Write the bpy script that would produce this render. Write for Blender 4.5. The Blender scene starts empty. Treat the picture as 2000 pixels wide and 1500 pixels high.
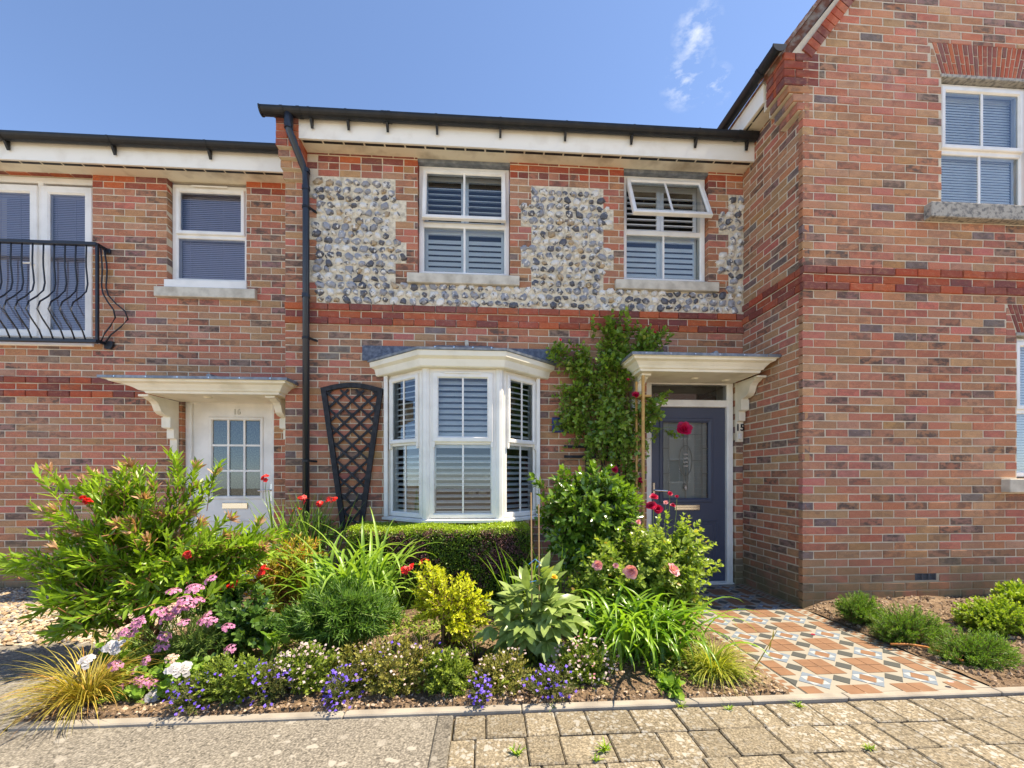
import bpy, math, random
import numpy as np
from mathutils import Matrix, Vector

# ------------------------------------------------------------------ camera, sky, sun, exposure
F_PX, CX, CY, YAW, CAM_Z = 805.0, 1000.0, 932.0, math.radians(3.7), 1.21
SUN_EL, SUN_AZ = math.radians(62), math.radians(2.0)      # sun from +x, a touch in front of the facades
sc = bpy.context.scene
col = sc.collection
cam = bpy.data.cameras.new('camera'); cam_o = bpy.data.objects.new('camera', cam); col.objects.link(cam_o)
cam.sensor_width = 36; cam.lens = 36 * F_PX / 2000; cam.shift_y = (CY - 750) / 2000
cam.clip_start = .05; cam.clip_end = 2000
cam_o.location = (0, 0, CAM_Z); cam_o.rotation_euler = (math.radians(90), 0, -YAW)
sc.camera = cam_o
sc.render.resolution_x, sc.render.resolution_y = 1024, 768
sc.view_settings.view_transform = 'Standard'; sc.view_settings.look = 'None'
sc.view_settings.exposure = 1.58; sc.view_settings.gamma = 1
sc.view_settings.use_white_balance = True; sc.view_settings.white_balance_temperature = 7150; sc.view_settings.white_balance_tint = 10      # camera balanced for open shade
sc.cycles.max_bounces = 7; sc.cycles.transparent_max_bounces = 12; sc.cycles.sample_clamp_indirect = 4
sc.cycles.use_denoising = True

w = bpy.data.worlds.new('World'); sc.world = w; w.use_nodes = True
nt = w.node_tree; bg = nt.nodes['Background']; bg.inputs[1].default_value = 0.135
sky = nt.nodes.new('ShaderNodeTexSky'); sky.sky_type = 'NISHITA'; sky.sun_disc = False
sky.sun_elevation = SUN_EL; sky.sun_rotation = math.radians(90) + SUN_AZ
sky.altitude = 0; sky.air_density = 0.55; sky.dust_density = 0.1; sky.ozone_density = 4.2
# thin fair weather wisps high in the sky
tc = nt.nodes.new('ShaderNodeTexCoord')
mp = nt.nodes.new('ShaderNodeMapping'); mp.inputs['Scale'].default_value = (1, 1, 2.2)
nz = nt.nodes.new('ShaderNodeTexNoise'); nz.inputs['Scale'].default_value = 9; nz.inputs['Detail'].default_value = 7; nz.inputs['Roughness'].default_value = .62
rp = nt.nodes.new('ShaderNodeMapRange'); rp.inputs[1].default_value = .46; rp.inputs[2].default_value = .78; rp.inputs[4].default_value = .75
L_ = nt.links.new; spots = None
for (px_, py_, k_) in ((1362, 62, 900), (1342, 150, 700), (1398, 168, 1600)):      # three small wisps drifting over the roofs
    a_ = (px_ - CX) / F_PX; v_ = Vector((a_ * math.cos(YAW) + math.sin(YAW), -a_ * math.sin(YAW) + math.cos(YAW), (CY - py_) / F_PX)).normalized()
    dt = nt.nodes.new('ShaderNodeVectorMath'); dt.operation = 'DOT_PRODUCT'; dt.inputs[1].default_value = v_; L_(tc.outputs['Generated'], dt.inputs[0])
    mr = nt.nodes.new('ShaderNodeMapRange'); mr.inputs[1].default_value = 1 - .75 / k_; mr.inputs[2].default_value = 1; L_(dt.outputs['Value'], mr.inputs[0])
    if spots is None: spots = mr.outputs[0]
    else:
        mm = nt.nodes.new('ShaderNodeMath'); mm.operation = 'MAXIMUM'; L_(spots, mm.inputs[0]); L_(mr.outputs[0], mm.inputs[1]); spots = mm.outputs[0]
nz.inputs['Scale'].default_value = 26
mul = nt.nodes.new('ShaderNodeMath'); mul.operation = 'MULTIPLY'
mx = nt.nodes.new('ShaderNodeMix'); mx.data_type = 'RGBA'; mx.inputs[7].default_value = (3.0, 3.2, 3.5, 1)
L_(tc.outputs['Generated'], mp.inputs[0]); L_(mp.outputs[0], nz.inputs['Vector']); L_(nz.outputs[0], rp.inputs[0]); L_(rp.outputs[0], mul.inputs[0]); L_(spots, mul.inputs[1])
L_(mul.outputs[0], mx.inputs[0]); L_(sky.outputs[0], mx.inputs[6]); L_(mx.outputs[2], bg.inputs[0])

sun = bpy.data.lights.new('sun', 'SUN'); sun.energy = 3.5; sun.angle = math.radians(.53); sun.color = (1, .93, .80)
sun_o = bpy.data.objects.new('sun', sun); col.objects.link(sun_o)
sd = Vector((math.cos(SUN_EL) * math.cos(SUN_AZ), -math.cos(SUN_EL) * math.sin(SUN_AZ), math.sin(SUN_EL)))
sun_o.rotation_euler = sd.to_track_quat('Z', 'Y').to_euler(); sun_o.location = (8, -2, 12)

# ------------------------------------------------------------------ measuring helpers (photo position at a known distance -> metres)
_c, _s = math.cos(YAW), math.sin(YAW)
def P(u, v, Y):
    a = (u - CX) / F_PX; t = Y / (-a * _s + _c)
    return Vector((t * (a * _c + _s), Y, CAM_Z + (CY - v) / F_PX * t))
def G(u, v, h=0.0):
    t = F_PX * (CAM_Z - h) / (v - CY); a = (u - CX) / F_PX
    return Vector((t * (a * _c + _s), t * (-a * _s + _c), h))
def Q(x, y, z):
    xc = x * _c - y * _s; zz = max(x * _s + y * _c, .05)
    return CX + F_PX * xc / zz, CY - F_PX * (z - CAM_Z) / zz, zz

MY, RY, LY, XR, XL = 4.5, 3.6, 4.85, 2.92, -2.11     # facade planes, inner corner, left end of the middle house

# ------------------------------------------------------------------ materials
def nodes(name):
    m = bpy.data.materials.new(name); m.use_nodes = True
    t = m.node_tree; return m, t, t.nodes['Principled BSDF'], t.nodes, t.links.new
def rgba(c): return (c[0], c[1], c[2], 1)
def simple(name, c, rough=.6, spec=.5, metal=0, var=None, bump=None, coat=0):
    """var = (colour, scale, low, high); bump = (scale, strength)"""
    m, t, b, N, K = nodes(name)
    b.inputs['Base Color'].default_value = rgba(c); b.inputs['Roughness'].default_value = rough
    b.inputs['Metallic'].default_value = metal; b.inputs['Specular IOR Level'].default_value = spec
    b.inputs['Coat Weight'].default_value = coat
    g = N.new('ShaderNodeNewGeometry')
    if var:
        n = N.new('ShaderNodeTexNoise'); n.inputs['Scale'].default_value = var[1]; n.inputs['Detail'].default_value = 5
        r = N.new('ShaderNodeMapRange'); r.inputs[1].default_value = var[2]; r.inputs[2].default_value = var[3]
        x = N.new('ShaderNodeMix'); x.data_type = 'RGBA'; x.inputs[6].default_value = rgba(c); x.inputs[7].default_value = rgba(var[0])
        K(g.outputs['Position'], n.inputs['Vector']); K(n.outputs[0], r.inputs[0]); K(r.outputs[0], x.inputs[0]); K(x.outputs[2], b.inputs['Base Color'])
    if bump:
        n = N.new('ShaderNodeTexNoise'); n.inputs['Scale'].default_value = bump[0]; n.inputs['Detail'].default_value = 4
        u = N.new('ShaderNodeBump'); u.inputs['Strength'].default_value = bump[1]; u.inputs['Distance'].default_value = .004
        K(g.outputs['Position'], n.inputs['Vector']); K(n.outputs[0], u.inputs['Height']); K(u.outputs[0], b.inputs['Normal'])
    return m
def noise(N, K, g, scale, detail=4, rough=.55):
    n = N.new('ShaderNodeTexNoise'); n.inputs['Scale'].default_value = scale; n.inputs['Detail'].default_value = detail; n.inputs['Roughness'].default_value = rough
    K(g, n.inputs['Vector']); return n.outputs[0]
def ramp(N, K, v, lo, hi, a=0, b=1):
    r = N.new('ShaderNodeMapRange'); r.inputs[1].default_value = lo; r.inputs[2].default_value = hi; r.inputs[3].default_value = a; r.inputs[4].default_value = b
    K(v, r.inputs[0]); return r.outputs[0]
def mixc(N, K, f, a, b, blend='MIX'):
    x = N.new('ShaderNodeMix'); x.data_type = 'RGBA'; x.blend_type = blend
    for i, v in ((0, f), (6, a), (7, b)):
        if isinstance(v, (int, float)): x.inputs[i].default_value = v
        elif isinstance(v, tuple): x.inputs[i].default_value = rgba(v)
        else: K(v, x.inputs[i])
    return x.outputs[2]
def mathn(N, K, op, a, b):
    x = N.new('ShaderNodeMath'); x.operation = op
    for i, v in ((0, a), (1, b)):
        if isinstance(v, (int, float)): x.inputs[i].default_value = v
        else: K(v, x.inputs[i])
    return x.outputs[0]

def brick_material():
    m, t, b, N, K = nodes('brick_clay')
    at = N.new('ShaderNodeAttribute'); at.attribute_name = 'bcol'
    oi = N.new('ShaderNodeObjectInfo'); g = N.new('ShaderNodeNewGeometry'); pos = g.outputs['Position']
    base = mixc(N, K, 1.0, at.outputs['Color'], oi.outputs['Color'], 'MULTIPLY')
    dk = mathn(N, K, 'MULTIPLY', at.outputs['Alpha'], oi.outputs['Alpha'])
    wp = N.new('ShaderNodeMapping'); wp.inputs['Scale'].default_value = (1, 1, 1.8); K(pos, wp.inputs[0]); wq = wp.outputs[0]
    n1 = noise(N, K, wq, 12, 3, .6)
    blot = ramp(N, K, n1, .44, .58)
    c1 = mixc(N, K, mathn(N, K, 'MULTIPLY', blot, dk), base, (.115, .078, .062))
    tan = ramp(N, K, noise(N, K, wq, 21, 3, .6), .52, .70, 0, .45)
    c1 = mixc(N, K, tan, c1, mixc(N, K, .45, base, (.60, .34, .17)))
    fleck = ramp(N, K, noise(N, K, pos, 55, 5, .75), .62, .78, 0, .6)
    c2 = mixc(N, K, fleck, c1, (.70, .44, .29))
    fine = ramp(N, K, noise(N, K, pos, 190, 4, .7), .3, .7, .66, 1.3)
    c3 = mixc(N, K, 1.0, c2, fine, 'MULTIPLY')
    pit = ramp(N, K, noise(N, K, pos, 80, 2), .68, .74, 0, .8)
    c4 = mixc(N, K, mathn(N, K, 'MULTIPLY', pit, ramp(N, K, n1, .4, .6, .3, 1)), c3, (.05, .035, .03))
    bl_ = mathn(N, K, 'MULTIPLY', ramp(N, K, noise(N, K, pos, 1.1, 3), .50, .72, 0, .15), ramp(N, K, noise(N, K, pos, 28, 4, .7), .35, .65, .2, 1))
    c4 = mixc(N, K, bl_, c4, (.66, .50, .42))
    # damp green-brown staining close to the ground
    sx = N.new('ShaderNodeSeparateXYZ'); K(pos, sx.inputs[0])
    st = mathn(N, K, 'MULTIPLY', ramp(N, K, sx.outputs[2], .62, .12), ramp(N, K, noise(N, K, pos, 5, 4), .3, .6, .35, .95))
    c5 = mixc(N, K, st, c4, (.20, .16, .085))
    K(c5, b.inputs['Base Color']); b.inputs['Roughness'].default_value = .86; b.inputs['Specular IOR Level'].default_value = .25
    u = N.new('ShaderNodeBump'); u.inputs['Strength'].default_value = .55; u.inputs['Distance'].default_value = .004
    K(noise(N, K, pos, 75, 5, .65), u.inputs['Height']); K(u.outputs[0], b.inputs['Normal'])
    return m
def mortar_material():
    m, t, b, N, K = nodes('mortar'); g = N.new('ShaderNodeNewGeometry'); pos = g.outputs['Position']
    c = mixc(N, K, ramp(N, K, noise(N, K, pos, 9, 4), .35, .65), (.66, .56, .42), (.55, .455, .325))
    c = mixc(N, K, ramp(N, K, noise(N, K, pos, 160, 3), .3, .7, 0, .5), c, (.74, .645, .50))
    sx = N.new('ShaderNodeSeparateXYZ'); K(pos, sx.inputs[0])
    c = mixc(N, K, ramp(N, K, sx.outputs[2], .50, .12, 0, .8), c, (.24, .20, .115))
    K(c, b.inputs['Base Color']); b.inputs['Roughness'].default_value = .95; b.inputs['Specular IOR Level'].default_value = .15
    u = N.new('ShaderNodeBump'); u.inputs['Strength'].default_value = .6; u.inputs['Distance'].default_value = .003
    K(noise(N, K, pos, 180, 3), u.inputs['Height']); K(u.outputs[0], b.inputs['Normal'])
    return m
def flint_material():
    m, t, b, N, K = nodes('flint_stone'); oi = N.new('ShaderNodeObjectInfo')
    at = N.new('ShaderNodeAttribute'); at.attribute_name = 'bcol'
    g = N.new('ShaderNodeNewGeometry'); pos = g.outputs['Position']
    base = mixc(N, K, 1.0, at.outputs['Color'], oi.outputs['Color'], 'MULTIPLY')
    n1 = noise(N, K, pos, 15, 3, .5)
    c = mixc(N, K, ramp(N, K, n1, .56, .61, 0, .85), base, (.075, .075, .085))
    c = mixc(N, K, ramp(N, K, noise(N, K, pos, 19, 2), .57, .63, 0, .9), c, (.78, .73, .64))
    c = mixc(N, K, ramp(N, K, noise(N, K, pos, 13, 2), .66, .74, 0, .7), c, (.36, .22, .09))
    K(c, b.inputs['Base Color']); b.inputs['Roughness'].default_value = .34; b.inputs['Specular IOR Level'].default_value = .5
    u = N.new('ShaderNodeBump'); u.inputs['Strength'].default_value = .35; u.inputs['Distance'].default_value = .004
    K(noise(N, K, pos, 60, 3), u.inputs['Height']); K(u.outputs[0], b.inputs['Normal'])
    return m
def paving_material(name, a, b_, spots, grain, spotscale=9.0, thr=.23):
    m, t, b, N, K = nodes(name); g = N.new('ShaderNodeNewGeometry'); pos = g.outputs['Position']
    oi = N.new('ShaderNodeObjectInfo')
    c = mixc(N, K, ramp(N, K, noise(N, K, pos, 3.2, 5), .35, .65), a, b_)
    c = mixc(N, K, ramp(N, K, noise(N, K, pos, 38, 4, .7), .52, .70, 0, .55), c, (a[0] * .42, a[1] * .41, a[2] * .40))
    c = mixc(N, K, ramp(N, K, noise(N, K, pos, grain, 2), .42, .68, 0, .8), c, (min(1, a[0] * 2.1), min(1, a[1] * 2.1), min(1, a[2] * 2.1)))
    c = mixc(N, K, ramp(N, K, noise(N, K, pos, grain * .62, 2), .56, .68, 0, .7), c, (a[0] * .3, a[1] * .3, a[2] * .3))
    # pale lichen discs
    wv = N.new('ShaderNodeVectorMath'); wv.operation = 'MULTIPLY_ADD'
    nn = N.new('ShaderNodeTexNoise'); nn.inputs['Scale'].default_value = 22; K(pos, nn.inputs['Vector'])
    K(nn.outputs['Color'], wv.inputs[0]); wv.inputs[1].default_value = (.045, .045, .045); K(pos, wv.inputs[2])
    vo = N.new('ShaderNodeTexVoronoi'); vo.inputs['Scale'].default_value = spotscale; vo.inputs['Randomness'].default_value = 1; K(wv.outputs[0], vo.inputs['Vector'])
    sr = N.new('ShaderNodeSeparateColor'); K(vo.outputs['Color'], sr.inputs[0])
    rad = mathn(N, K, 'MULTIPLY', sr.outputs[0], thr * 1.9)
    msk = ramp(N, K, mathn(N, K, 'SUBTRACT', rad, vo.outputs['Distance']), 0.03, .11, 0, .85)
    msk = mathn(N, K, 'MULTIPLY', msk, ramp(N, K, noise(N, K, pos, 2.1, 2), .38, .55, .2, 1))
    c = mixc(N, K, msk, c, spots)
    rnd = ramp(N, K, oi.outputs['Random'], 0, 1, .82, 1.14)
    c = mixc(N, K, 1.0, c, rnd, 'MULTIPLY')
    K(c, b.inputs['Base Color']); b.inputs['Roughness'].default_value = .9; b.inputs['Specular IOR Level'].default_value = .2
    u = N.new('ShaderNodeBump'); u.inputs['Strength'].default_value = .7; u.inputs['Distance'].default_value = .004
    K(noise(N, K, pos, grain * .7, 4), u.inputs['Height']); K(u.outputs[0], b.inputs['Normal'])
    return m
def soil_material():
    m, t, b, N, K = nodes('garden_soil'); g = N.new('ShaderNodeNewGeometry'); pos = g.outputs['Position']
    c = mixc(N, K, ramp(N, K, noise(N, K, pos, 7, 5), .35, .65), (.12, .075, .045), (.27, .185, .115))
    c = mixc(N, K, ramp(N, K, noise(N, K, pos, 90, 4, .7), .5, .72, 0, .8), c, (.40, .29, .20))
    c = mixc(N, K, ramp(N, K, noise(N, K, pos, 45, 3), .6, .7, 0, .7), c, (.06, .04, .03))
    K(c, b.inputs['Base Color']); b.inputs['Roughness'].default_value = .95; b.inputs['Specular IOR Level'].default_value = .1
    u = N.new('ShaderNodeBump'); u.inputs['Strength'].default_value = 1; u.inputs['Distance'].default_value = .02
    K(noise(N, K, pos, 55, 5, .7), u.inputs['Height']); K(u.outputs[0], b.inputs['Normal'])
    return m
def leaf(name, dark, light, rough=.42, transl=.32, spec=.4, third=None):
    """colour runs from dark to light with each leaf's own value"""
    if dark[1] > dark[0] and light[1] > light[2]: dark, light = tuple(x * k for x, k in zip(dark, (1.5, 1.45, 1.0))), tuple(x * k for x, k in zip(light, (1.25, 1.18, .9))); transl = min(.42, transl + .08)
    m, t, b, N, K = nodes(name); at = N.new('ShaderNodeAttribute'); at.attribute_name = 'lv'
    g = N.new('ShaderNodeNewGeometry')
    cr = N.new('ShaderNodeValToRGB'); e = cr.color_ramp.elements
    e[0].color = rgba(dark); e[1].color = rgba(light); e[1].position = .82 if third else 1
    if third: x = e.new(.97); x.color = rgba(third)
    K(at.outputs['Fac'], cr.inputs[0])
    fine = ramp(N, K, noise(N, K, g.outputs['Position'], 40, 3), .3, .7, .8, 1.2)
    c = mixc(N, K, 1.0, cr.outputs[0], fine, 'MULTIPLY')
    K(c, b.inputs['Base Color']); b.inputs['Roughness'].default_value = rough; b.inputs['Specular IOR Level'].default_value = spec
    tr = N.new('ShaderNodeBsdfTranslucent'); tc_ = mixc(N, K, 1.0, c, (1.25, 1.3, .55), 'MULTIPLY'); K(tc_, tr.inputs[0])
    ms = N.new('ShaderNodeMixShader'); ms.inputs[0].default_value = transl
    K(b.outputs[0], ms.inputs[1]); K(tr.outputs[0], ms.inputs[2]); K(ms.outputs[0], t.nodes['Material Output'].inputs[0])
    return m
def glass_material():
    m, t, b, N, K = nodes('window_glass'); N.remove(b)
    fr = N.new('ShaderNodeFresnel'); fr.inputs[0].default_value = 1.52
    f2 = mathn(N, K, 'MULTIPLY', fr.outputs[0], 1.8)
    gl = N.new('ShaderNodeBsdfGlossy'); gl.inputs['Roughness'].default_value = .01; gl.inputs[0].default_value = (.95, .97, 1, 1)
    tr = N.new('ShaderNodeBsdfTransparent'); tr.inputs[0].default_value = (.86, .9, .9, 1)
    ms = N.new('ShaderNodeMixShader'); K(f2, ms.inputs[0]); K(tr.outputs[0], ms.inputs[1]); K(gl.outputs[0], ms.inputs[2]); K(ms.outputs[0], t.nodes['Material Output'].inputs[0])
    return m

T = dict(
    brick=brick_material(), mortar=mortar_material(), flint=flint_material(),
    white=simple('white_upvc', (.88, .84, .77), .32, .5, var=((.70, .67, .61), 5, .45, .8)),
    cream=simple('cream_paint', (.87, .80, .65), .5, .4, var=((.66, .59, .44), 4, .45, .8)),
    fascia=simple('weathered_white_board', (.88, .83, .73), .5, .4, var=((.74, .67, .56), 5, .52, .85)),
    soffit=simple('stained_soffit_board', (.80, .72, .56), .6, .3, var=((.42, .34, .24), 3.5, .5, .75)),
    black=simple('black_plastic', (.010, .011, .013), .45, .4, var=((.025, .022, .02), 11, .5, .75)),
    pipe=simple('black_pipe', (.022, .026, .034), .33, .5),
    lead=simple('lead_sheet', (.16, .18, .21), .5, .5, .35, var=((.30, .32, .35), 14, .4, .7), bump=(40, .25)),
    flash=simple('patinated_flashing', (.07, .08, .11), .5, .5, .2, var=((.16, .18, .22), 30, .4, .7)),
    stone=simple('cast_stone', (.66, .60, .49), .85, .2, var=((.44, .39, .31), 9, .4, .7), bump=(120, .25)),
    oldstone=simple('weathered_stone', (.40, .37, .32), .9, .2, var=((.16, .155, .15), 35, .45, .65), bump=(90, .5)),
    iron=simple('black_iron', (.016, .018, .024), .42, .5),
    trellis=simple('black_stained_timber', (.016, .016, .018), .6, .3, var=((.04, .04, .045), 20, .4, .7)),
    grey=simple('grey_door_paint', (.068, .078, .115), .45, .45, bump=(70, .12)),
    chrome=simple('polished_metal', (.75, .68, .58), .18, .5, 1),
    steel=simple('steel', (.62, .62, .60), .25, .5, 1),
    leading=simple('leaded_cames', (.20, .19, .17), .35, .5, .8),
    frost=simple('bevelled_glass_lead', (.42, .40, .37), .2, .5, .3),
    glass=glass_material(), dark=simple('dim_room', (.06, .055, .05), .9, .1),
    slat=simple('white_shutter', (.88, .89, .88), .45, .4), greyslat=simple('grey_blind', (.46, .41, .50), .6, .3),
    timber=simple('golden_timber', (.60, .35, .11), .6, .3, var=((.42, .23, .07), 18, .4, .7)),
    cane=simple('bamboo_cane', (.42, .27, .13), .6, .3), twine=simple('blue_twine', (.08, .28, .55), .6, .3),
    tile_t=simple('terracotta_tile', (.235, .122, .064), .55, .4, var=((.185, .095, .05), 12, .4, .7)),
    tile_c=simple('cream_tile', (.305, .275, .22), .5, .4), tile_w=simple('white_tile', (.37, .375, .365), .45, .4),
    tile_b=simple('blue_grey_tile', (.165, .20, .24), .5, .4), tile_d=simple('charcoal_tile', (.065, .068, .062), .5, .4),
    grout=simple('grout', (.33, .29, .23), .9, .2), concrete=simple('kerb_concrete', (.34, .30, .245), .9, .2, var=((.23, .20, .165), 6, .4, .7), bump=(150, .4)),
    paver=paving_material('stone_paver', (.178, .146, .100), (.138, .112, .076), (.34, .318, .275), 105, 42, .36),
    tarmac=paving_material('worn_aggregate', (.150, .132, .106), (.118, .104, .086), (.32, .29, .245), 95, 16, .27),
    soil=soil_material(), gravel=simple('shingle', (.58, .47, .34), .8, .3, var=((.34, .27, .21), 30, .4, .65)),
    bark=simple('brown_stem', (.20, .12, .06), .8, .2), gstem=simple('green_stem', (.16, .22, .05), .6, .3), rstem=simple('reddish_stem', (.30, .13, .06), .6, .3),
    rooftile=simple('clay_roof_tile', (.20, .09, .06), .85, .2, var=((.30, .27, .24), 14, .45, .65), bump=(60, .5)),
    ink=simple('black_numeral', (.015, .015, .018), .4, .5), plaque=simple('blue_plaque', (.03, .05, .22), .4, .5),
    earth=simple('ground_earth', (.30, .25, .18), .95, .1),
)

# ------------------------------------------------------------------ building helpers
def tag(o, label=None, cat=None, group=None, kind=None):
    for k, v in (('label', label), ('category', cat), ('group', group), ('kind', kind)):
        if v: o[k] = v
    return o
def empty(name, loc, label=None, cat=None, group=None, kind=None):
    o = bpy.data.objects.new(name, None); o.location = loc; o.empty_display_size = .1; col.objects.link(o)
    return tag(o, label, cat, group, kind)
def world_origin(p):
    v = Vector((0, 0, 0))
    while p is not None: v += p.location; p = p.parent
    return v
class MB:
    def __init__(s): s.v = []; s.f = []; s.c = []; s.M = None; s.cc = None
    def add(s, vs, fs):
        n = len(s.v)
        if s.M is not None: vs = [s.M @ Vector(p) for p in vs]
        s.v.extend([tuple(p) for p in vs]); s.f.extend([tuple(i + n for i in f) for f in fs])
        if s.cc is not None: s.c.extend([s.cc] * len(fs))
    def box(s, x0, x1, y0, y1, z0, z1):
        s.add([(x0,y0,z0),(x1,y0,z0),(x1,y1,z0),(x0,y1,z0),(x0,y0,z1),(x1,y0,z1),(x1,y1,z1),(x0,y1,z1)],
              [(3,2,1,0),(4,5,6,7),(0,1,5,4),(1,2,6,5),(2,3,7,6),(3,0,4,7)])
    def cbox(s, x0, x1, y0, y1, z0, z1, c=.004):
        """box with chamfered edges"""
        vs = []; 
        for sx in (0, 1):
            for sy in (0, 1):
                for sz in (0, 1):
                    X = x1 if sx else x0; Y = y1 if sy else y0; Z = z1 if sz else z0
                    a = -c if sx else c; b = -c if sy else c; d = -c if sz else c
                    vs += [(X, Y + b, Z + d), (X + a, Y, Z + d), (X + a, Y + b, Z)]
        i = lambda sx, sy, sz, k: (sx * 4 + sy * 2 + sz) * 3 + k
        fs = []
        for q in (0, 1):
            r = [(0, 0), (1, 0), (1, 1), (0, 1)]
            fx = [i(q, a, b, 0) for a, b in r]; fy = [i(a, q, b, 1) for a, b in r]; fz = [i(a, b, q, 2) for a, b in r]
            fs += [tuple(fx if q else fx[::-1]), tuple(fy[::-1] if q else fy), tuple(fz if q else fz[::-1])]
        for a in (0, 1):
            for b in (0, 1):
                fs += [(i(a, b, 0, 0), i(a, b, 1, 0), i(a, b, 1, 1), i(a, b, 0, 1)), (i(a, 0, b, 0), i(a, 1, b, 0), i(a, 1, b, 2), i(a, 0, b, 2)),
                       (i(0, a, b, 1), i(1, a, b, 1), i(1, a, b, 2), i(0, a, b, 2))]
        for a in (0, 1):
            for b in (0, 1):
                for d in (0, 1): fs.append((i(a, b, d, 0), i(a, b, d, 1), i(a, b, d, 2)))
        s.add(vs, fs)
    def quad(s, x0, x1, y, z0, z1): s.add([(x0, y, z0), (x1, y, z0), (x1, y, z1), (x0, y, z1)], [(0, 1, 2, 3)])
    def prism(s, poly, fn0, fn1):
        n = len(poly); s.add([fn0(p) for p in poly] + [fn1(p) for p in poly], [tuple(range(n))[::-1], tuple(range(n, 2 * n))] + [(i, (i + 1) % n, (i + 1) % n + n, i + n) for i in range(n)])
    def ring(s, x0, x1, z0, z1, prof):
        """mitred rectangular frame; prof = list of (inward distance, y)"""
        vs = []; k = len(prof)
        for d, y in prof: vs += [(x0 + d, y, z0 + d), (x1 - d, y, z0 + d), (x1 - d, y, z1 - d), (x0 + d, y, z1 - d)]
        s.add(vs, [(a * 4 + i, a * 4 + (i + 1) % 4, ((a + 1) % k) * 4 + (i + 1) % 4, ((a + 1) % k) * 4 + i) for a in range(k) for i in range(4)])
    def tube(s, path, r, n=8, cap=True):
        path = [Vector(p) for p in path]; rs = r if isinstance(r, (list, tuple)) else [r] * len(path); vs = []; m = len(path)
        for i, p in enumerate(path):
            d = (path[min(i + 1, m - 1)] - path[max(i - 1, 0)]).normalized()
            a = d.cross(Vector((0, 0, 1)) if abs(d.z) < .9 else Vector((1, 0, 0))).normalized(); b = d.cross(a)
            vs += [p + (a * math.cos(2 * math.pi * k / n) + b * math.sin(2 * math.pi * k / n)) * rs[i] for k in range(n)]
        fs = [(i * n + k, i * n + (k + 1) % n, (i + 1) * n + (k + 1) % n, (i + 1) * n + k) for i in range(m - 1) for k in range(n)]
        if cap: fs += [tuple(range(n))[::-1], tuple(range((m - 1) * n, m * n))]
        s.add(vs, fs)
    def bar(s, a, b, wd, dp, up=(0, -1, 0)):
        """flat bar from a to b, width wd across, depth dp along up"""
        a, b = Vector(a), Vector(b); d = (b - a).normalized(); u = Vector(up); x = d.cross(u).normalized() * wd / 2; u = u * dp / 2
        s.add([a - x - u, a + x - u, a + x + u, a - x + u, b - x - u, b + x - u, b + x + u, b - x + u],
              [(3,2,1,0),(4,5,6,7),(0,1,5,4),(1,2,6,5),(2,3,7,6),(3,0,4,7)])
    def build(s, name, m, parent=None, label=None, smooth=False, kind=None, local=False):
        me = bpy.data.meshes.new(name); o0 = Vector((0, 0, 0)) if local else world_origin(parent)
        me.from_pydata([tuple(Vector(p) - o0) for p in s.v], [], s.f)
        if s.c:
            a = me.attributes.new('bcol', 'FLOAT_COLOR', 'FACE'); a.data.foreach_set('color', np.array(s.c, np.float32).ravel())
        if smooth: me.polygons.foreach_set('use_smooth', [True] * len(me.polygons))
        me.materials.append(m); me.update()
        o = bpy.data.objects.new(name, me); col.objects.link(o); o.parent = parent
        if parent is None and False: pass
        return tag(o, label, kind=kind)
def one(name, m, parent, fn, *a, label=None, smooth=False, M=None):
    b = MB(); b.M = M; getattr(b, fn)(*a); return b.build(name, m, parent, label, smooth)
def instance(name, me, parent, loc, rot=(0, 0, 0), scale=(1, 1, 1), m=None):
    o = bpy.data.objects.new(name, me); o.parent = parent; o.location = Vector(loc) - world_origin(parent); o.rotation_euler = rot; o.scale = scale
    col.objects.link(o); return o
rnd = random.Random(11)

# ------------------------------------------------------------------ brickwork
def brick_mesh(name, l, d, h=.065, jit=0, seed=0):
    r = random.Random(seed); b = MB(); b.cc = (1, 1, 1, 1); c = .005
    j = lambda: r.uniform(-jit, jit)
    x, z = l / 2, h / 2
    vs = [(-x, d, -z), (x, d, -z), (x, d, z), (-x, d, z), (-x + j(), c, -z + j()), (x + j(), c, -z + j()), (x + j(), c, z + j()), (-x + j(), c, z + j()),
          (-x + c + j(), 0, -z + c + j()), (x - c + j(), 0, -z + c + j()), (x - c + j(), 0, z - c + j()), (-x + c + j(), 0, z - c + j())]
    fs = [(8, 9, 10, 11)] + [(4 + i, 4 + (i + 1) % 4, 8 + (i + 1) % 4, 8 + i) for i in range(4)] + [(i, (i + 1) % 4, 4 + (i + 1) % 4, 4 + i) for i in range(4)]
    b.add(vs, fs); return b
BRICK_VARIANTS = []
for k in range(5):
    o = brick_mesh('brick', .217, .05, .067, jit=.0026, seed=k).build('brick', T['brick'], None, local=True); BRICK_VARIANTS.append(o.data); bpy.data.objects.remove(o)
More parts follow.
